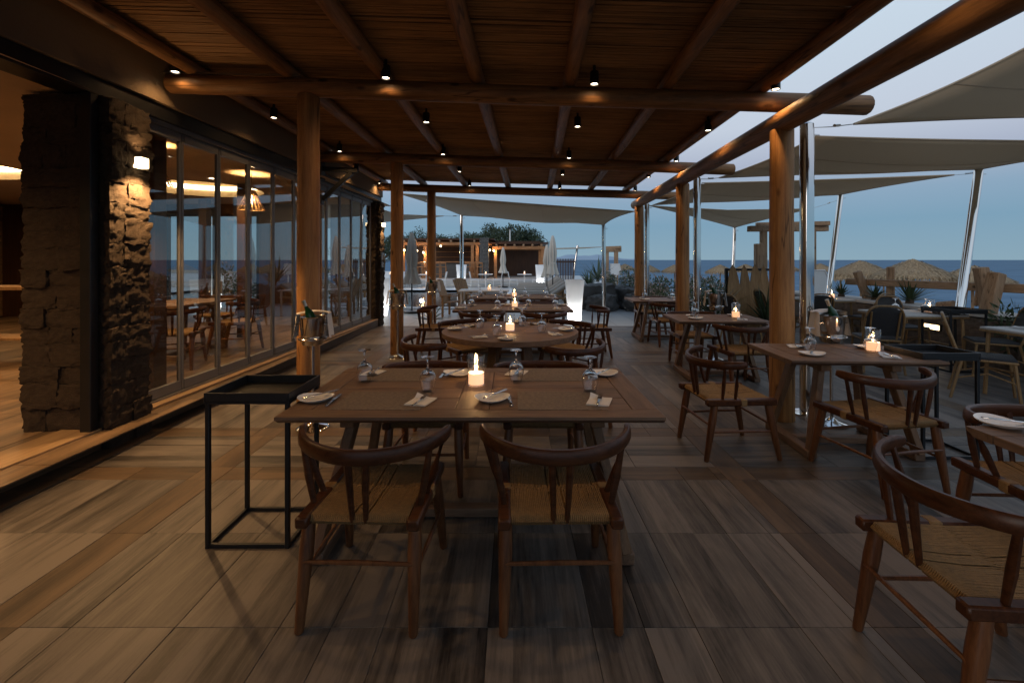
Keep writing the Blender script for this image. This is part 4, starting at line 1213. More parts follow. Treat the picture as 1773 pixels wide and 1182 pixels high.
bistro_table(5.95, 8.9, .9, .8, 0, 'rattan table by white canvas', 'pale-topped rattan table near the white canvas board')
bistro_table(5.78, 4.75, 1.0, .8, 0, 'rattan table by dark shrub', 'pale-topped rattan table next to the dark spiky shrub', False)
rattan_chair(4.98, 6.25, -20, 'dark woven rattan chair seen from behind, beside the table with the wall lamp')
rattan_chair(6.2, 7.2, 178, 'dark woven rattan chair facing the teak tables across the lamp-side table')
rattan_chair(6.22, 5.92, 60, 'dark woven rattan chair between the two black stands and the stone wall')
rattan_chair(5.15, 4.95, -132, 'rattan chair with its slanted back to the teak tables, on the open floor')
rattan_chair(5.5, 8.35, -10, 'dark woven rattan chair before the table near the white canvas')
rattan_chair(6.5, 8.4, 20, 'dark woven rattan chair between the canvas-side table and the log fence')
rattan_chair(5.3, 9.2, -90, 'dark woven rattan chair at the end of the table near the white canvas')
rattan_chair(4.05, 8.05, -70, 'dark woven rattan chair standing by the wooden surfboards')
# indoor furniture
trestle_table(-4.75, 6.55, 1.2, .8, 88, 'teak table indoors behind the glass wall').location.z = FZ
wood_chair(-4.25, 5.75, 20, 'wooden armchair indoors just behind the glass wall, at the teak table', FZ)
wood_chair(-5.35, 6.3, -90, 'wooden armchair indoors on the far side of the teak table', FZ)
wood_chair(-4.1, 6.75, 95, 'wooden armchair indoors between the teak table and the glass', FZ)
wood_chair(-4.9, 7.6, 180, 'wooden armchair indoors at the pool end of the teak table', FZ)
t = thing('bar_bench', 'high wooden side table indoors beside the stone pillar', 'side table', (-6.6, 6.1, FZ))
part('top', None, lambda: MB().box((-.6, 0, .98), (2.6, .45, .045), .004), M['slat'], t)
for x in (.62, -.6, -1.8): part('leg', None, lambda: MB().box((x, 0, .478), (.06, .38, .955), .004), M['darkwood'], t)
part('shelf', None, lambda: MB().box((-.6, 0, .32), (2.35, .40, .03), .003), M['slat'], t)
candle(-7.1, 6.1, FZ + 1.0025, 'high side table indoors', 1.0)

# ================================================================== SAILS, MASTS
def sail(label, cs, sag=.25, edge=.09, nu=18, nv=14):
    a, b, c, d = [Vector(q) for q in cs]
    s = MB()
    def f(u, v):
        # hollow-cut edges, cloth sagging in the middle
        uu = u + edge * (0.5 - u) * 4 * v * (1 - v) * .9; vv = v + edge * (0.5 - v) * 4 * u * (1 - u) * .9
        p = a * (1 - uu) * (1 - vv) + b * uu * (1 - vv) + c * uu * vv + d * (1 - uu) * vv
        p.z -= sag * 16 * u * (1 - u) * v * (1 - v) * (.9 + .1 * math.sin(9 * u + 3 * v))
        return p
    s.grid(f, nu, nv)
    o = thing('shade_sail', label, 'shade sail', a)
    cl = link('cloth', s.mesh('cloth', M['sail'], 60, a), o)
    md = cl.modifiers.new('thick', 'SOLIDIFY'); md.thickness = .006
    hm = MB()
    per = [f(i / nu, 0) for i in range(nu)] + [f(1, j / nv) for j in range(nv)] + [f(1 - i / nu, 1) for i in range(nu)] + [f(0, 1 - j / nv) for j in range(nv)]
    hm.tube(per, .011, 6, closed=True)
    link('hem', hm.mesh('hem', M['sail'], 60, a), o)
    for uu in (.3, .62):
        link('seam', MB().tube([f(uu, j / 16) - Vector((0, 0, .004)) for j in range(17)], .007, 5).mesh('seam', M['sail'], 60, a), o)
    return o
def mast(p0, p1, r, label):
    p0 = Vector(p0); p1 = Vector(p1)
    t = thing('steel_mast', label, 'mast', p0, 0, 'polished steel masts')
    d = p1 - p0
    part('tube', None, lambda: MB().tube([(0, 0, 0), d * .5, d, d + d.normalized() * .012], [r, r, r, r * .8], 20), M['chrome'], t)
    part('base_plate', None, lambda: MB().lathe([(.0, 0), (r * 2.1, 0), (r * 2.1, .010), (r * 1.2, .014), (.0, .014)], 20), M['chrome'], t)
    part('eye_bolt', None, lambda: MB().tube([d * .965 + Vector((r * .8, 0, 0)), d * .965 + Vector((r + .06, 0, 0))], .008, 6), M['chrome'], t)
def cable(p0, p1, label):
    p0 = Vector(p0); p1 = Vector(p1)
    m = MB().tube([p0, (p0 + p1) / 2 - Vector((0, 0, .01)), p1], .006, 6)
    q = p0.lerp(p1, .62); dd = (p1 - p0).normalized() * .05
    m.tube([q - dd, q + dd], .016, 8)
    solo('sail_cable', m, M['chrome'], label, 'cable', 'sail tensioning cables', p0)
m1t = P(1397, 216, 4.45); m1b = Vector((m1t.x, 4.45, 0)); mast(m1b, m1t, .062, 'polished upright steel mast beside the first sea-side post')
m2t = P(1207, 308, 7.55); mast((m2t.x, 7.55, 0), m2t, .06, 'polished upright steel mast beside the second sea-side post')
m3t = P(1120, 352, 10.6); mast((m3t.x, 10.6, 0), m3t, .058, 'polished upright steel mast beside the last sea-side post')
l1t = P(1695, 293, 7.0); l1b = P(1661, 533, 6.6); l1b.z = .72; mast(l1b, l1t, .058, 'polished leaning steel mast rising from the low wall behind the log fence')
l2t = P(1456, 337, 10.3); l2b = P(1434, 500, 9.9); l2b.z = .72; mast(l2b, l2t, .056, 'polished leaning steel mast beside the white canvas board')
l3t = P(1272, 394, 13.6); l3b = P(1266, 470, 13.2); l3b.z = 0; mast(l3b, l3t, .055, 'polished leaning steel mast behind the wooden surfboards')
c1t = P(799, 372, 13.6); c1b = Vector((c1t.x + .04, 13.4, .0)); mast(c1b, c1t, .055, 'polished steel mast by the near pool edge')
c2t = P(1045, 390, 12.3); c2b = Vector((c2t.x + .02, 12.3, 0)); mast(c2b, c2t, .055, 'polished steel mast standing on the pool deck beside the lit planter')
sA = P(1478, 215, 4.9)
sail('large taupe shade sail highest above the sea-side rattan tables', [sA, P(2050, -80, 3.6), P(2500, -60, 5.5), P(2050, 213, 7.4)], .18, .12)
cable(m1t - Vector((0, 0, .03)), sA, 'steel cable from the first mast to the highest sail')
sB = P(1245, 308, 7.7)
sail('wide taupe shade sail between the first mast and the leaning mast on the wall', [sB, P(1412, 236, 5.9), P(2000, 246, 5.6), P(1697, 293, 7.0)], .16, .06)
cable(m2t - Vector((0, 0, .02)), sB, 'steel cable from the second mast to the wide sail')
sC2 = P(1652, 303, 7.3)
sail('narrow taupe shade sail tapering towards the leaning mast on the wall', [P(1130, 355, 10.7), P(1216, 317, 8.4), sC2, P(1456, 337, 10.3)], .16, .06)
cable(sC2, l1t - Vector((0, 0, .04)), 'steel cable from the narrow sail to the leaning mast on the wall')
sD2 = P(1405, 361, 11.8)
sail('drooping taupe shade sail by the last sea-side post', [P(1124, 356, 10.8), P(1260, 364, 11.0), sD2, P(1272, 394, 13.6)], .16, .05)
cable(sD2, l2t - Vector((0, 0, .1)), 'steel cable from the drooping sail to the leaning mast by the canvas')
sail('broad taupe shade sail spread over the pool deck beyond the pergola', [P(690, 335, 11.3), P(1099, 366, 10.9), P(1046, 389, 12.4), P(800, 373, 13.6)], .22, .05)
sF = P(768, 374, 13.4)
sail('small taupe shade sail behind the end of the glass wall', [P(560, 330, 12.0), P(690, 372, 12.6), sF, P(560, 396, 15.0)], .1, .05)
cable(sF, c1t - Vector((0, 0, .03)), 'steel cable from the small sail to the mast by the pool edge')

# ================================================================== LOW WALL, FENCE, SEA-SIDE THINGS
wall = thing('low_stone_wall', 'low field-stone wall with pale coping along the sea side', 'wall', (6.9, 7.0, 0))
WO = Vector((6.9, 7.0, 0))
link('wall_core', MB().box((7.12, 6.6, .33), (.55, 10.2, .66)).mesh('wall_core', M['mortar'], 0, WO), wall)
stones(wall, WO, (6.86, 1.6, 0), (0, 1, 0), 10.1, .0, .64, (-1, 0, 0), M['wallstone'], 'ws', .12, .22, .22, .45, .06, BLOCKS)
for i in range(9):
    y = 1.6 + i * 1.122
    link('coping_slab', MB().box((7.12, y + .56, .69), (.66, 1.115, .055), .008).mesh('coping_slab', M['coping'], 0, WO), wall)
lw = thing('wall_lamp', 'small glowing rectangular lamp set in the low stone wall', 'wall lamp', (6.79, 7.35, .42))
part('housing', None, lambda: MB().box((0, 0, 0), (.05, .30, .10), .004), M['steel'], lw)
part('lens', None, lambda: MB().box((-.027, 0, 0), (.01, .26, .075), .002), M['lantern'], lw)
fn = thing('log_fence', 'rough log fence with leaning posts on top of the low stone wall', 'fence', (7.1, 6.5, .72))
FO = Vector((7.1, 6.5, .72))
def fpart(name, mb, m): link(name, mb.mesh(name, m, 40, FO), fn)
def rough(p0, p1, w, t, seed=0):
    m = MB().bar(p0, p1, w, t, .012)
    for v in m.v: v += Vector((noise.noise(v * 3 + Vector((seed, 0, 0))), noise.noise(v * 3 + Vector((0, seed, 0))), 0)) * .02
    return m
fx = 7.15
fpart('rail', rough((fx, 9.75, 1.04), (fx + .05, 2.5, 1.16), .10, .13, 1), M['rawx'])
def fpost(px0, py0, px1, py1, y, w, t, s):
    fpart('post', rough(P(px0, py0, y), P(px1, py1, y + .02), w, t, s), M['raw'])
fpost(1511, 540, 1484, 470, 9.2, .13, .13, 2)
fpost(1542, 533, 1542, 462, 8.75, .13, .13, 3)
fpost(1712, 545, 1698, 463, 6.72, .15, .13, 4)
fpost(1710, 547, 1726, 473, 6.58, .17, .14, 5)
fpost(1690, 530, 1693, 495, 6.85, .05, .05, 6)
log_ = MB().tube([P(1625, 530, 7.1), P(1652, 528, 6.9)], .07, 12)
solo('cut_log', log_, M['raw'], 'short cut log lying on the wall coping beside the leaning mast', 'log', None, P(1625, 530, 7.1))
# surfboard row
for i, (px, top, bot, w) in enumerate(((1274, 458, 538, .30), (1294, 459, 538, .26), (1313, 458, 538, .30), (1328, 460, 538, .24))):
    y = 9.55; b = P(px, bot, y); b.z = 0; tp = P(px, top, y + .15)
    m = MB(); hgt = tp.z
    def f(u, v):
        a = v; ww = w / 2 * (math.sin(PI * min(1, a * .82 + .18)) ** .55 if a < 1 else 0.0)
        return Vector((-ww + 2 * ww * u, .15 * v + .012 * (1 - (2 * u - 1) ** 2), hgt * v))
    m.grid(f, 4, 16); m.add([Vector((v.x, v.y - .025, v.z)) for v in m.v], [tuple(reversed(q)) for q in m.f])
    o = link('surfboard', m.mesh('surfboard', M['slat'], 50), None, b); tag(o, 'tall pointed wooden surfboard standing in a row against a rail', 'surfboard', 'row of wooden surfboards')
t = thing('board_rack', 'dark rail rack holding the row of wooden surfboards', 'rack', (4.9, 9.85, 0))
for x in (-.28, .95): part('post', None, lambda: MB().box((x, 0, .66), (.06, .06, 1.32), .004), M['steel'], t)
for z in (.82, 1.29): part('rail', None, lambda: MB().box((.335, -.001, z), (1.3, .045, .05), .004), M['steel'], t)
# wooden portal frames on the beach path
def portal(label, xa, xb, yb, yt, d, over, r=.10):
    a = P(xa, yb, d); b = P(xb, yb, d); zt_ = P(xa, yt, d).z
    t = thing('timber_portal', label, 'timber frame', (a.x, d, -1.0))
    o = Vector((a.x, d, -1.0))
    for q in (a, b): link('post', rough((q.x, d, -1.0), (q.x, d, zt_), r * 1.6, r * 1.6, q.x).mesh('post', M['raw'], 40, o), t)
    link('lintel', rough((a.x - over, d - .05, zt_ + r * .6), (b.x + over, d + .05, zt_ + r * .75), r * 2, r * 1.6, 3).mesh('lintel', M['rawx'], 40, o), t)
    link('lintel', rough((a.x - over * .3, d + .12, zt_ + r * 1.9), (b.x + over * .9, d - .12, zt_ + r * 2.1), r * 1.5, r * 1.2, 5).mesh('lintel', M['rawx'], 40, o), t)
portal('large rough timber portal behind the wooden surfboards', 1322, 1406, 470, 400, 13.0, .45)
portal('slender rough timber portal on the far beach', 1051, 1067, 470, 436, 23.0, .25, .11)
solo('stub_post', rough(P(1313, 480, 12.5), P(1313, 422, 12.5), .17, .17, 9), M['raw'], 'short squared timber post beside the large rough portal', 'post', None, P(1313, 480, 12.5))
# white canvas boards
def canvas_board(label, cs, d):
    q = [P(x, y, d) for x, y in cs]; t = thing('canvas_screen', label, 'canvas screen', q[0])
    m = MB(); n = len(q)
    m.add([v for v in q] + [v + Vector((0, .03, 0)) for v in q], [tuple(range(n)), tuple(reversed(range(n, 2 * n)))] + [(i, n + i, n + (i + 1) % n, (i + 1) % n) for i in range(n)])
    link('canvas', m.mesh('canvas', M['whitecanvas'], 0, q[0]), t)
    e = MB()
    e.tube(q, .02, 6, closed=True); link('frame', e.mesh('frame', M['white'], 40, q[0]), t)
    e = MB(); b = (q[0] + q[-1]) / 2
    e.tube([(b.x, b.y + .05, b.z), (b.x, b.y + .05, -1.4)], .03, 8); link('stand', e.mesh('stand', M['white'], 40, q[0]), t)
canvas_board('white canvas screen beside the leaning mast near the log fence', [(1400, 515), (1401, 468), (1428, 468), (1436, 484), (1434, 512)], 11.2)
canvas_board('white canvas screen on the far side of the boulders', [(1057, 474), (1056, 457), (1073, 457), (1077, 477)], 20.0)
# thatched beach umbrellas
def thatch_mesh(seed):
    r = random.Random(seed); m = MB()
    m.lathe([(.04, .60), (.45, .44), (.95, .20), (1.2, .02), (1.16, -.02), (.85, .15), (.04, .48)], 28)
    def strand(a, rr, z, L, drop, w):
        d = Vector((math.cos(a), math.sin(a), 0)); s_ = Vector((-d.y, d.x, 0)) * w
        p = d * rr + Vector((0, 0, z)); q = p + d * (L * (1 - drop)) + Vector((0, 0, -L * drop)) + s_ * r.uniform(-4, 4)
        m.add([p - s_, p + s_, q + s_ * .4, q - s_ * .4], [(0, 1, 2, 3)])
    for layer in range(6):                                  # overlapping shaggy courses
        t0 = layer / 6
        for i in range(150 + 90 * layer):
            a = r.uniform(0, 2 * PI); t = t0 + r.uniform(0, .17); rr = .06 + 1.16 * t + r.uniform(-.02, .02)
            z = .62 - .46 * t - .15 * t * t + r.uniform(.0, .07)
            strand(a, rr, z, r.uniform(.18, .40), r.uniform(.35, .62), r.uniform(.008, .02))
    for i in range(420):                                    # hanging fringe at the rim
        a = r.uniform(0, 2 * PI); strand(a, 1.2 + r.uniform(-.06, .06), .05 + r.uniform(-.03, .04), r.uniform(.16, .36), r.uniform(.72, .98), r.uniform(.008, .018))
    return m
def thatch(px, py, wpx, dia, label, i):
    d = dia * F / wpx; c = P(px, py, d)                  # py: canopy rim
    t = thing('beach_umbrella', label, 'beach umbrella', (c.x, d, -1.55), 0, 'thatched beach umbrellas')
    k = dia / 2.6
    cp = part('thatch_canopy', ('th', i % 3), lambda: thatch_mesh(i), M['straw'], t, 0, (0, 0, c.z + 1.55), i * 1.3); cp.scale = (k, k, k)
    part('pole', None, lambda: MB().tube([(0, 0, 0), (0, 0, c.z + 1.55 + .5 * k)], .05, 10), M['raw'], t)
thatch(1580, 480, 122, 2.7, 'large thatched beach umbrella directly behind the vertical fence post', 0)
thatch(1491, 476, 98, 2.6, 'thatched beach umbrella behind the leaning fence post', 1)
thatch(1684, 488, 112, 2.6, 'thatched beach umbrella half hidden behind the leaning mast on the wall', 2)
for i, (px, py, w) in enumerate(((1247, 471, 50), (1291, 469, 46), (1168, 470, 46), (1120, 469, 46), (1082, 466, 36), (1360, 467, 44), (1420, 468, 46), (1530, 484, 60), (1455, 482, 60))):
    thatch(px, py, w, 2.6, 'small distant thatched beach umbrella near the water', i)

# ---- plants
def foliage(n, rx, ry, rz, ls, seed, clump=9, hollow=.35, elong=2.2):
    r = random.Random(seed); m = MB(); cs = []
    for _ in range(clump):
        a = r.uniform(0, 2 * PI); z = r.uniform(-.6, .85); q = math.sqrt(1 - z * z) * r.uniform(.45, .8)
        cs.append((Vector((q * math.cos(a), q * math.sin(a), z * .75)), r.uniform(.28, .48)))
    for _ in range(n):
        c, cr = r.choice(cs)
        d = Vector((r.gauss(0, 1), r.gauss(0, 1), r.gauss(0, 1))).normalized() * (r.uniform(hollow, 1) ** .5) * cr
        p = c + d; p = Vector((p.x * rx, p.y * ry, p.z * rz))
        t = (d.normalized() + Vector((r.gauss(0, .5), r.gauss(0, .5), r.gauss(.2, .5)))).normalized()
        s_ = t.cross(Vector((r.gauss(0, 1), r.gauss(0, 1), r.gauss(0, 1)))).normalized() * ls * .5
        L = ls * elong * r.uniform(.7, 1.2)
        m.add([p, p + t * L * .5 + s_, p + t * L, p + t * L * .5 - s_], [(0, 1, 2, 3)])
    return m
def shrub(x, y, z, rx, rz, label, i, flowers=True, key='sh', n=900, ls=.035, mat='leaf2'):
    t = thing('flowering_shrub' if flowers else 'leafy_shrub', label, 'shrub', (x, y, z), i * 1.1, 'shrubs along the sea side' if x > 0 else 'shrubs behind the building')
    k = (key, i % 3)
    cr = part('foliage', k + ('f',), lambda: foliage(n, 1, 1, 1, ls / .5, 100 + i), M[mat], t, 0, (0, 0, rz * .85)); cr.scale = (rx, rx, rz)
    if flowers:
        fl = part('blossom', k + ('b',), lambda: foliage(420, 1.1, 1.1, 1.1, .085, 100 + i, 9, .9, 1.0), M['flower'], t, 0, (0, 0, rz * .85)); fl.scale = (rx, rx, rz)
    part('stem', 'shst', lambda: MB().tube([(0, 0, -.02), (.01, 0, .3), (.03, .02, .5)], [.03, .025, .015], 6), M['bark'], t)
for i, (px, d, rx, rz) in enumerate(((1132, 12.3, .55, .55), (1150, 11.6, .5, .5), (1165, 13.0, .6, .6), (1196, 12.0, .55, .6), (1225, 11.2, .45, .48), (1215, 13.4, .6, .6), (1090, 14.6, .5, .42), (1062, 14.9, .45, .38))):
    shrub((px - CX) / F * d, d, 0.0 if i < 6 else .45, rx, rz, 'bushy shrub with pale blossoms between the surfboards and the boulders' if i < 6 else 'blossoming shrub growing on top of the boulders', i)
def spiky(x, y, z, h, n, label, seed, w=.03, mat='leaf', up=.5, group=None):
    r = random.Random(seed); m = MB()
    for k in range(n):
        a = r.uniform(0, 2 * PI); e = r.uniform(up * .3, 1.35); L = h * r.uniform(.75, 1.1)
        d = Vector((math.cos(a) * math.cos(e), math.sin(a) * math.cos(e), math.sin(e)))
        sd = Vector((-math.sin(a), math.cos(a), 0)); p0 = Vector((0, 0, .05)); pts = []
        for i in range(5):
            t = i / 4; p = p0 + d * L * t - Vector((0, 0, .25 * L * t * t * (1 - e / 1.6)))
            ww = w * (1 - t) ** .6 * (.6 + .8 * min(1, t * 3)) * .5
            pts.append((p, ww))
        base = len(m.v)
        for p, ww in pts: m.v += [p - sd * ww, p + sd * ww, p + Vector((0, 0, -.006)) if False else p + sd * ww * .0 - d.cross(sd) * ww * .35]
        for i in range(4):
            for j in range(3):
                j2 = (j + 1) % 3
                m.f.append((base + i * 3 + j, base + i * 3 + j2, base + (i + 1) * 3 + j2, base + (i + 1) * 3 + j))
    t = thing('spiky_plant', label, 'plant', (x, y, z), 0, group)
    link('leaves', m.mesh('leaves', M[mat], 40), t)
    part('stump', 'spst', lambda: MB().lathe([(.0, -.02), (.07, -.02), (.06, .06), (.03, .12), (.0, .13)], 10), M['bark'], t)
q = G(1240, 540); spiky(4.05, 9.2, 0.25, .95, 60, 'fan-leaved palm plant beside the row of surfboards', 3, .03, up=1.6)
spiky(4.95, 8.9, 0.2, .85, 46, 'dark spiky plant between the surfboards and the first sea-side post', 4, .035, up=1.2)
spiky(7.15, 8.2, .7, .5, 60, 'dense spiky plant growing on the wall below the vertical fence post', 5, .03, up=.9)
spiky(7.12, 8.95, .7, .36, 50, 'low spiky plant on the wall behind the canvas-side table', 6, .03, up=.8)
spiky(7.0, 9.7, .7, .34, 40, 'low spiky plant at the end of the log fence', 7, .03, up=.8)
for i, (x, y, z, sz) in enumerate(((6.62, 5.95, .0, 1.0), (7.1, 5.75, .6, .7), (6.7, 5.5, 0, .8))):
    t = thing('leafy_shrub', 'dark narrow-leaved shrub at the end of the sea-side wall', 'shrub', (x, y, z), i, 'dark shrubs by the wall end')
    part('foliage', ('dsh', i), lambda: foliage(420, .36 * sz, .36 * sz, .5 * sz, .026, 40 + i, 9, .2, 5.0), M['leaf'], t, 0, (0, 0, .5 * sz))
    part('stem', 'shst', None, M['bark'], t)
spiky(-1.95, 10.9, .0, .55, 24, 'small spiky plant in front of the last post on the glass wall side', 9, .05, up=1.0)
spiky(P(1035, 470, 17).x, 17, .7, 1.0, 40, 'palm-like plant growing among the boulders', 11, .05, up=.9)
spiky(P(1020, 475, 16).x, 16, .55, .7, 40, 'low palm plant at the end of the boulders', 12, .05, up=.9)
# boulders
for i, (px, d, w, h) in enumerate(((1030, 14.2, .75, .72), (1053, 14.4, .6, .66), (1075, 14.8, .7, .62), (1095, 14.0, .6, .62), (1012, 15.6, .6, .55), (1110, 13.4, .5, .5), (1042, 13.5, .5, .45))):
    r_ = random.Random(i); m = STONES[i % 7]
    o = link('boulder', m.mesh('boulder', M['boulder'], 60), None, ((px - CX) / F * d, d, h * .45)); o.scale = (w * 1.5, w * 1.3, h * 1.15); o.rotation_euler = (0, 0, i * 1.7)
    tag(o, 'rounded dark grey boulder edging the pool deck', 'boulder', 'boulders edging the pool deck')
# lit planters
def planter(x, y, h, label, e=12):
    t = thing('lit_planter', label, 'planter', (x, y, 0), 0, 'glowing tapered planters')
    k = h / 1.0
    def sh():
        m = MB(); vs = []; n = 20; rs = [(.135, .0), (.14, .02), (.215, .98), (.215, 1.0), (.195, 1.0), (.19, .9)]
        for r, z in rs:
            for i in range(n):
                a = 2 * PI * i / n; c_, s_ = math.cos(a), math.sin(a)
                f = (abs(c_) ** 5 + abs(s_) ** 5) ** (-1 / 5)
                vs.append((r * f * c_ * k, r * f * s_ * k, z * k))
        fs = [(i * n + j, i * n + (j + 1) % n, (i + 1) * n + (j + 1) % n, (i + 1) * n + j) for i in range(len(rs) - 1) for j in range(n)]
        fs.append(tuple(reversed(range(n)))); fs.append(tuple(range((len(rs) - 1) * n, len(rs) * n)))
        return m.add(vs, fs)
    part('shell', ('plan', round(h, 2)), sh, M['planter'], t)
    point('planter_light', (0, 0, .14 * k), e, (1, .97, .92), .05, t)
planter(1.49, 11.0, 1.02, 'tall white planter glowing from inside, beside the upright mast on the pool deck', 13)
planter(-3.55, 12.3, 1.0, 'tall white planter glowing from inside, past the end of the glass wall', 14)
planter(-2.75, 24.3, 1.25, 'white glowing planter across the pool in front of the bar', 14)
planter(1.45, 23.9, 1.25, 'white glowing planter below the pair of closed parasols', 14)
planter(-8.5, 12.9, 1.05, 'white glowing planter outside the far end window', 20)

# ---- closed parasols
def parasol(x, y, z, h, label, rz=0.0, two=False):
    t = thing('closed_parasol', label, 'parasol', (x, y, z), rz, 'closed parasols around the pool')
    part('pole', ('ppl', h), lambda: MB().tube([(0, 0, 0), (0, 0, h)], .024, 10), M['steel'], t)
    part('base', 'ppb', lambda: MB().lathe([(.0, 0), (.27, 0), (.27, .05), (.05, .07), (.0, .07)], 20), M['steel'], t)
    def cv():
        m = MB(); n = 32; vs = []; fs = []
        zs = [(.02, h), (.05, h - .03), (.10, h - .25), (.14, h - .7), (.11, h * .55), (.17, h * .44), (.23, h * .36)]
        for r, zz in zs:
            for i in range(n):
                a = 2 * PI * i / n; w = 1 + .30 * math.sin(8 * a + zz) * min(1, (h - zz) * 2)
                vs.append((r * w * math.cos(a), r * w * math.sin(a), zz + .03 * math.sin(8 * a) * (1 if r > .2 else 0)))
        for i in range(len(zs) - 1):
            for j in range(n): fs.append((i * n + j, i * n + (j + 1) % n, (i + 1) * n + (j + 1) % n, (i + 1) * n + j))
        return m.add(vs, fs)
    cl = part('folded_cover', ('ppc', h), cv, M['canvas'], t, 80)
    part('tie_strap', ('ppt', h), lambda: MB().lathe([(.118, h * .56), (.124, h * .55), (.118, h * .53)], 20), M['canvas'], cl)
q = G(713, 541); parasol(q.x, q.y, 0, 2.28, 'closed pale grey parasol standing at the near pool edge')
parasol(P(871, 480, 25).x, 25, 0, 2.2, 'closed pale parasol in front of the open bar pavilion', .4)
parasol(P(947, 480, 19.4).x, 19.4, 0, 2.15, 'shorter closed parasol of the pair behind the sun loungers', .2)
parasol(P(957, 480, 18.6).x, 18.6, 0, 2.5, 'taller closed parasol of the pair behind the sun loungers', .9)
parasol(-8.1, 14.0, 0, 2.3, 'closed pale parasol outside the far end window', .5)
# white leaning pole and shrubs seen through the far window
mast((-8.55, 13.2, 0), (-8.75, 13.3, 2.7), .05, 'polished leaning mast outside the far end window')
for i, (x, y) in enumerate(((-9.0, 14.6), (-7.9, 14.9), (-7.2, 14.4), (-6.2, 14.6))): shrub(x, y, 0, .6, .7, 'blossoming shrub outside the far end window', i)

# ---- sun loungers
def lounger(x, y, rz, label):
    t = thing('sun_lounger', label, 'sun lounger', (x, y, 0), rz, 'row of cushioned sun loungers')
    part('frame', 'slf', lambda: MB().box((0, 0, .24), (2.0, .66, .06), .01), M['slat'], t)
    for sx in (-1, 1):
        for sy in (-1, 1): part('leg', ('sll', sx, sy), lambda: MB().box((sx * .92, sy * .28, .106), (.07, .07, .208), .006), M['slat'], t)
    part('mattress', 'slm', lambda: MB().box((-.28, 0, .325), (1.36, .62, .10), .035), M['cushion'], t)
    part('backrest', 'slb', lambda: MB().bar((.42, 0, .32), (.98, 0, .70), .62, .10, .035), M['cushion'], t)
    part('backrest_frame', 'slbf', lambda: MB().bar((.42, 0, .262), (.99, 0, .635), .6, .03, .005), M['slat'], t)
    part('prop', 'slp', lambda: MB().bar((.82, 0, .26), (.82, 0, .53), .5, .03, .005, (1, 0, 0)), M['slat'], t)
for i in range(6):
    y = 15.2 + i * 1.45
    lounger(P(932, 500, y).x, y, 0, 'taupe cushioned sun lounger with raised back, in the row by the pool')
# outdoor slatted chairs and a white table just beyond the pergola
def slat_chair(x, y, rz, label):
    t = thing('slatted_chair', label, 'chair', (x, y, 0), rz, 'slatted wooden deck chairs')
    for k in range(7):
        xx = -.27 + .09 * k
        part('back_slat', ('sck', k), lambda: MB().bar((xx * .85, -.22, .34), (xx, -.46, .98 - .5 * xx * xx), .075, .018, .003, (0, -1, .4)), M['slat'], t)
    for k in range(5): part('seat_slat', ('scs', k), lambda: MB().box((0, -.18 + .1 * k, .37 + .01 * k), (.56, .085, .018), .003), M['slat'], t)
    for sx in (-1, 1):
        part('arm', ('sca', sx), lambda: MB().box((sx * .32, .0, .56), (.09, .62, .02), .004), M['slat'], t)
        part('leg', ('scl', sx, 0), lambda: MB().box((sx * .29, .24, .275), (.05, .05, .55), .004), M['slat'], t)
        part('leg', ('scl', sx, 1), lambda: MB().box((sx * .29, -.25, .275), (.05, .05, .55), .004), M['slat'], t)
slat_chair(-1.55, 12.2, R(-100), 'slatted wooden deck chair with its back to the closed grey parasol')
slat_chair(-1.15, 12.9, R(-120), 'slatted wooden deck chair nearer the mast, behind its twin')
t = thing('white_side_table', 'white low table between the slatted deck chairs', 'table', (-.75, 12.0, 0))
part('top', None, lambda: MB().box((0, 0, .70), (1.3, .8, .03), .005), M['white'], t)
for sx in (-1, 1):
    for sy in (-1, 1): part('leg', None, lambda: MB().box((sx * .58, sy * .34, .34), (.04, .04, .68), .003), M['white'], t)
candle(-.62, 12.0, .7155, 'white table among the slatted deck chairs', 1.0)
# white chairs and tables in front of the bar
def white_chair(x, y, rz, label):
    t = thing('white_chair', label, 'chair', (x, y, 0), rz, 'white chairs in front of the bar')
    part('seat', 'wcs', lambda: MB().box((0, 0, .45), (.46, .46, .04), .012), M['white'], t)
    part('backrest', 'wcb', lambda: MB().bar((0, -.21, .5), (0, -.29, .88), .44, .03, .01), M['white'], t)
    for sx in (-1, 1):
        for sy in (-1, 1): part('leg', ('wcl', sx, sy), lambda: MB().tube([(sx * .19, sy * .19, .44), (sx * .22, sy * .22, 0)], .013, 6), M['white'], t)
for i, (pa, pt, pb, d) in enumerate(((655, 676, 698, 23.8), (720, 738, 764, 24.0), (822, 841, 861, 24.4), (889, 908, 929, 24.2))):
    xa, xt, xb = [(p - CX) / F * d for p in (pa, pt, pb)]
    white_chair(xa, d, R(-90), 'white chair at a white table in front of the bar pavilion, facing the beach')
    white_chair(xb, d, R(90), 'white chair at a white table in front of the bar pavilion, facing inland')
    t = thing('white_table', 'square white table between two white chairs before the bar pavilion', 'table', (xt, d, 0), 0, 'white tables in front of the bar')
    part('top', 'wtt', lambda: MB().box((0, 0, .73), (.75, .75, .03), .005), M['white'], t)
    part('pedestal', 'wtp', lambda: MB().tube([(0, 0, .02), (0, 0, .72)], .035, 10), M['white'], t)
    part('foot', 'wtf', lambda: MB().lathe([(.0, 0), (.25, 0), (.24, .02), (.0, .03)], 16), M['white'], t)
    candle(xt, d, .7455, 'white table before the bar pavilion', 1.0, 'candles on the white tables')
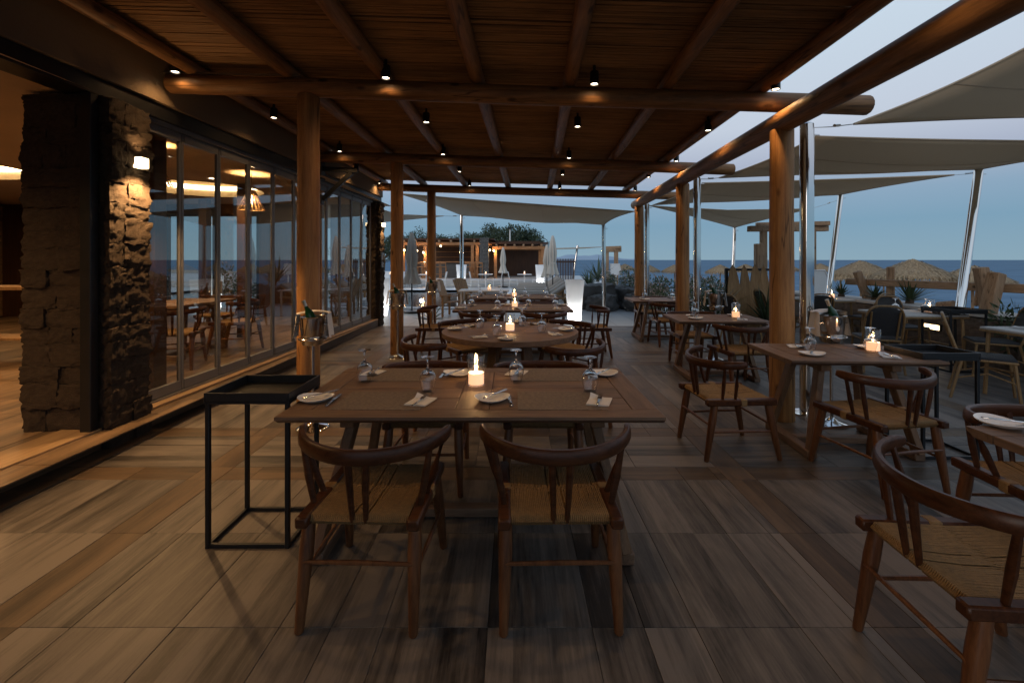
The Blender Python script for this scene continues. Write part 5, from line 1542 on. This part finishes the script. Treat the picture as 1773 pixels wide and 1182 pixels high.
for i, px in enumerate((648, 668, 690)):
    d = 25.0
    t = thing('white_daybed', 'white cushioned daybed across the pool beside the bar pavilion', 'daybed', ((px - CX) / F * d, d, 0), R(10), 'white daybeds across the pool')
    part('base', 'dbb', lambda: MB().box((0, 0, .16), (.62, 1.7, .30), .02), M['white'], t)
    part('mattress', 'dbm', lambda: MB().box((0, -.1, .37), (.60, 1.5, .13), .04), M['whitecanvas'], t)
    part('backrest', 'dbr', lambda: MB().bar((0, .62, .38), (0, .85, .85), .60, .12, .04), M['whitecanvas'], t)
# ---- bar pavilion
PD = 30.0
pv = thing('bar_pavilion', 'open timber bar pavilion with flat roof and stone pier across the pool', 'pavilion', (P(845, 490, PD).x, PD, .3))
VO = Vector((P(845, 490, PD).x, PD, .3))
def vpart(name, mb, m): return link(name, mb.mesh(name, m, 30, VO), pv)
def px_(p, d=PD): return (p - CX) / F * d
def roof(x0, x1, ztop, nrafter, d0, d1):
    vpart('roof_slab', MB().box(((x0 + x1) / 2, (d0 + d1) / 2, ztop), (x1 - x0 + .3, d1 - d0, .10)), M['darkwood'])
    vpart('fascia_beam', MB().box(((x0 + x1) / 2, d0 + .1, ztop - .3), (x1 - x0, .16, .2), .01), M['pavwood'])
    vpart('back_beam', MB().box(((x0 + x1) / 2, d1 - .2, ztop - .3), (x1 - x0, .16, .2), .01), M['pavwood'])
    for i in range(nrafter):
        x = x0 + (x1 - x0) * (i + .5) / nrafter
        vpart('rafter', MB().tube([(x, d0 - .22, ztop - .13), (x, d1, ztop - .13)], .075, 10), M['raw'])
zr = P(800, 414, PD).z; zr2 = P(900, 421, PD).z
roof(px_(690), px_(852), zr, 8, PD, PD + 4); roof(px_(852), px_(945), zr2, 6, PD - .1, PD + 3.6)
for p in (698, 736, 818, 826): vpart('post', MB().box((px_(p), PD + .1, (zr + .0) / 2 - .05), (.20, .20, zr - .7), .01), M['pavwood'])
for p in (858, 940, 936): vpart('post', MB().box((px_(p), PD + .05 + (.5 if p == 936 else 0), (zr2) / 2 - .05), (.20, .20, zr2 - .7), .01), M['pavwood'])
pier = vpart('stone_pier', MB().box((px_(839), PD - .1, 1.6), (.55, .5, 2.7)), M['boulder'])
stones(pier, VO, (px_(839) - .28, PD - .36, 0), (1, 0, 0), .56, .3, 2.9, (0, -1, 0), M['boulder'], 'pst', .2, .35, .2, .4)
vpart('back_wall', MB().box((px_(815), PD + 3.9, 1.6), (px_(940) - px_(690), .15, 2.6)), M['darkwood'])
vpart('bar_counter', MB().box((px_(778), PD + .5, .82), (px_(832) - px_(730), .5, 1.0), .01), M['boulder'])
vpart('counter_top', MB().box((px_(780), PD + .42, 1.36), (px_(834) - px_(726), .75, .07), .01), M['pavwood'])
for i in range(3): vpart('back_shelf', MB().box((px_(780), PD + 3.7, 1.3 + .4 * i), (3.2, .25, .04)), M['pavwood'])
for i, p in enumerate((727, 736, 757, 768, 810, 818, 831)):
    t = thing('bar_stool', 'slim wooden bar stool along the counter of the bar pavilion', 'bar stool', (px_(p, PD - .35), PD - .35, .3), 0, 'wooden bar stools')
    part('seat', 'bss', lambda: MB().box((0, 0, .75), (.36, .34, .04), .01), M['pavwood'], t)
    part('backrest', 'bsb', lambda: MB().box((0, -.16, 1.0), (.36, .03, .10), .01), M['pavwood'], t)
    for sx in (-1, 1):
        for sy in (-1, 1): part('leg', ('bsl', sx, sy), lambda: MB().box((sx * .16, sy * .15, .365 if sy > 0 else .52), (.035, .035, .73 if sy > 0 else 1.04)), M['pavwood'], t)
    part('footrest', 'bsf', lambda: MB().box((0, -.15, .28), (.29, .025, .03)), M['pavwood'], t)
for i, (p, y) in enumerate(((700, 433), (722, 434), (733, 437), (763, 426), (832, 432), (848, 433), (855, 434), (735, 455))):
    q = P(p, y, PD - .12)
    t = thing('bar_lantern', 'small glowing globe lamp hanging under the roof of the bar pavilion', 'lamp', q, 0, 'globe lamps at the bar')
    part('globe', 'blg', lambda: MB().lathe([(.0, -.07), (.05, -.05), (.07, 0), (.05, .05), (.02, .07), (.0, .07)], 12), M['lantern'], t)
    part('cord', 'blc', lambda: MB().tube([(0, 0, .07), (0, 0, .3)], .006, 5), M['black'], t)
    if i % 2 == 0: point('lantern_light', (0, -.15, -.1), 20, WARM, .06, t)
# dark slatted fence and low palm beside the pavilion
t = thing('slatted_fence', 'dark slatted fence between the parasols and the sea', 'fence', (P(978, 470, 24).x, 24, 0))
for i in range(12): part('slat', 'dfs', lambda: MB().box((0, 0, .78), (.05, .03, 1.56)), M['darkwood'], t, 0, (-.48 + i * .085, 0, 0))
for z in (.3, 1.4): part('rail', None, lambda: MB().box((0, .03, z), (1.1, .03, .07)), M['darkwood'], t)
mast(Vector((P(991, 470, 26).x, 26, 0)), P(1000, 425, 26), .06, 'white-looking leaning mast beyond the sun loungers')
sail('thin taupe sail stretched level beyond the sun loungers', [P(955, 432, 25), P(1040, 428, 25.5), P(1041, 427.5, 27.5), P(955, 430, 27.5)], .05, .02)
# ---- trees behind the bar
def tree(x, y, h, rx, label, i):
    t = thing('tree', label, 'tree', (x, y, 0), i * 2.1, 'trees behind the bar pavilion')
    tk = [(0, 0, -.2), (.1, .05, h * .3), (-.05, .1, h * .55), (.05, 0, h * .8)]
    tr = part('trunk', ('trt', i % 3), lambda: MB().tube([Vector(p) for p in tk], [.22, .17, .11, .04], 8), M['bark'], t)
    for k in range(4):
        a = k * 1.7 + i; part('limb', None, lambda: MB().tube([(0, .05, h * (.35 + .08 * k)), (rx * .4 * math.cos(a), rx * .4 * math.sin(a), h * (.55 + .07 * k)), (rx * .7 * math.cos(a), rx * .7 * math.sin(a), h * (.65 + .08 * k))], [.08, .05, .02], 6), M['bark'], tr)
    cr = part('crown', ('trc', i % 4), lambda: foliage(3600, 1, 1, 1, .055, 300 + i, 26, .15, 1.7), M['pineleaf'], t, 0, (0, 0, h * .64)); cr.scale = (rx, rx, h * .42)
for i, (px, top, d, rx) in enumerate(((662, 408, 44, 1.9), (692, 414, 46, 1.6), (727, 402, 45, 1.8), (752, 412, 47, 1.7), (783, 412, 44, 1.7), (812, 407, 46, 1.9), (838, 405, 44, 1.8), (862, 396, 45, 2.2), (890, 394, 43, 2.3), (913, 402, 44, 1.9), (930, 416, 46, 1.5), (640, 418, 46, 1.8), (610, 410, 45, 2.0))):
    tree((px - CX) / F * d, d, P(px, top, d).z * 1.04, rx, ('broad dark tree rising highest behind the bar pavilion' if px in (862, 890) else 'dark leafy tree behind the bar pavilion roof'), i)
t = thing('street_lamp', 'pale lamp post with a small head above the tree line', 'lamp post', (P(883, 400, 38).x, 38, 0))
part('pole', None, lambda: MB().tube([(0, 0, 0), (0, 0, P(883, 397, 38).z)], [.07, .05], 10), M['white'], t)
part('lamp_head', None, lambda: MB().box((0, -.1, P(883, 396, 38).z + .03), (.5, .35, .10), .03), M['steel'], t)
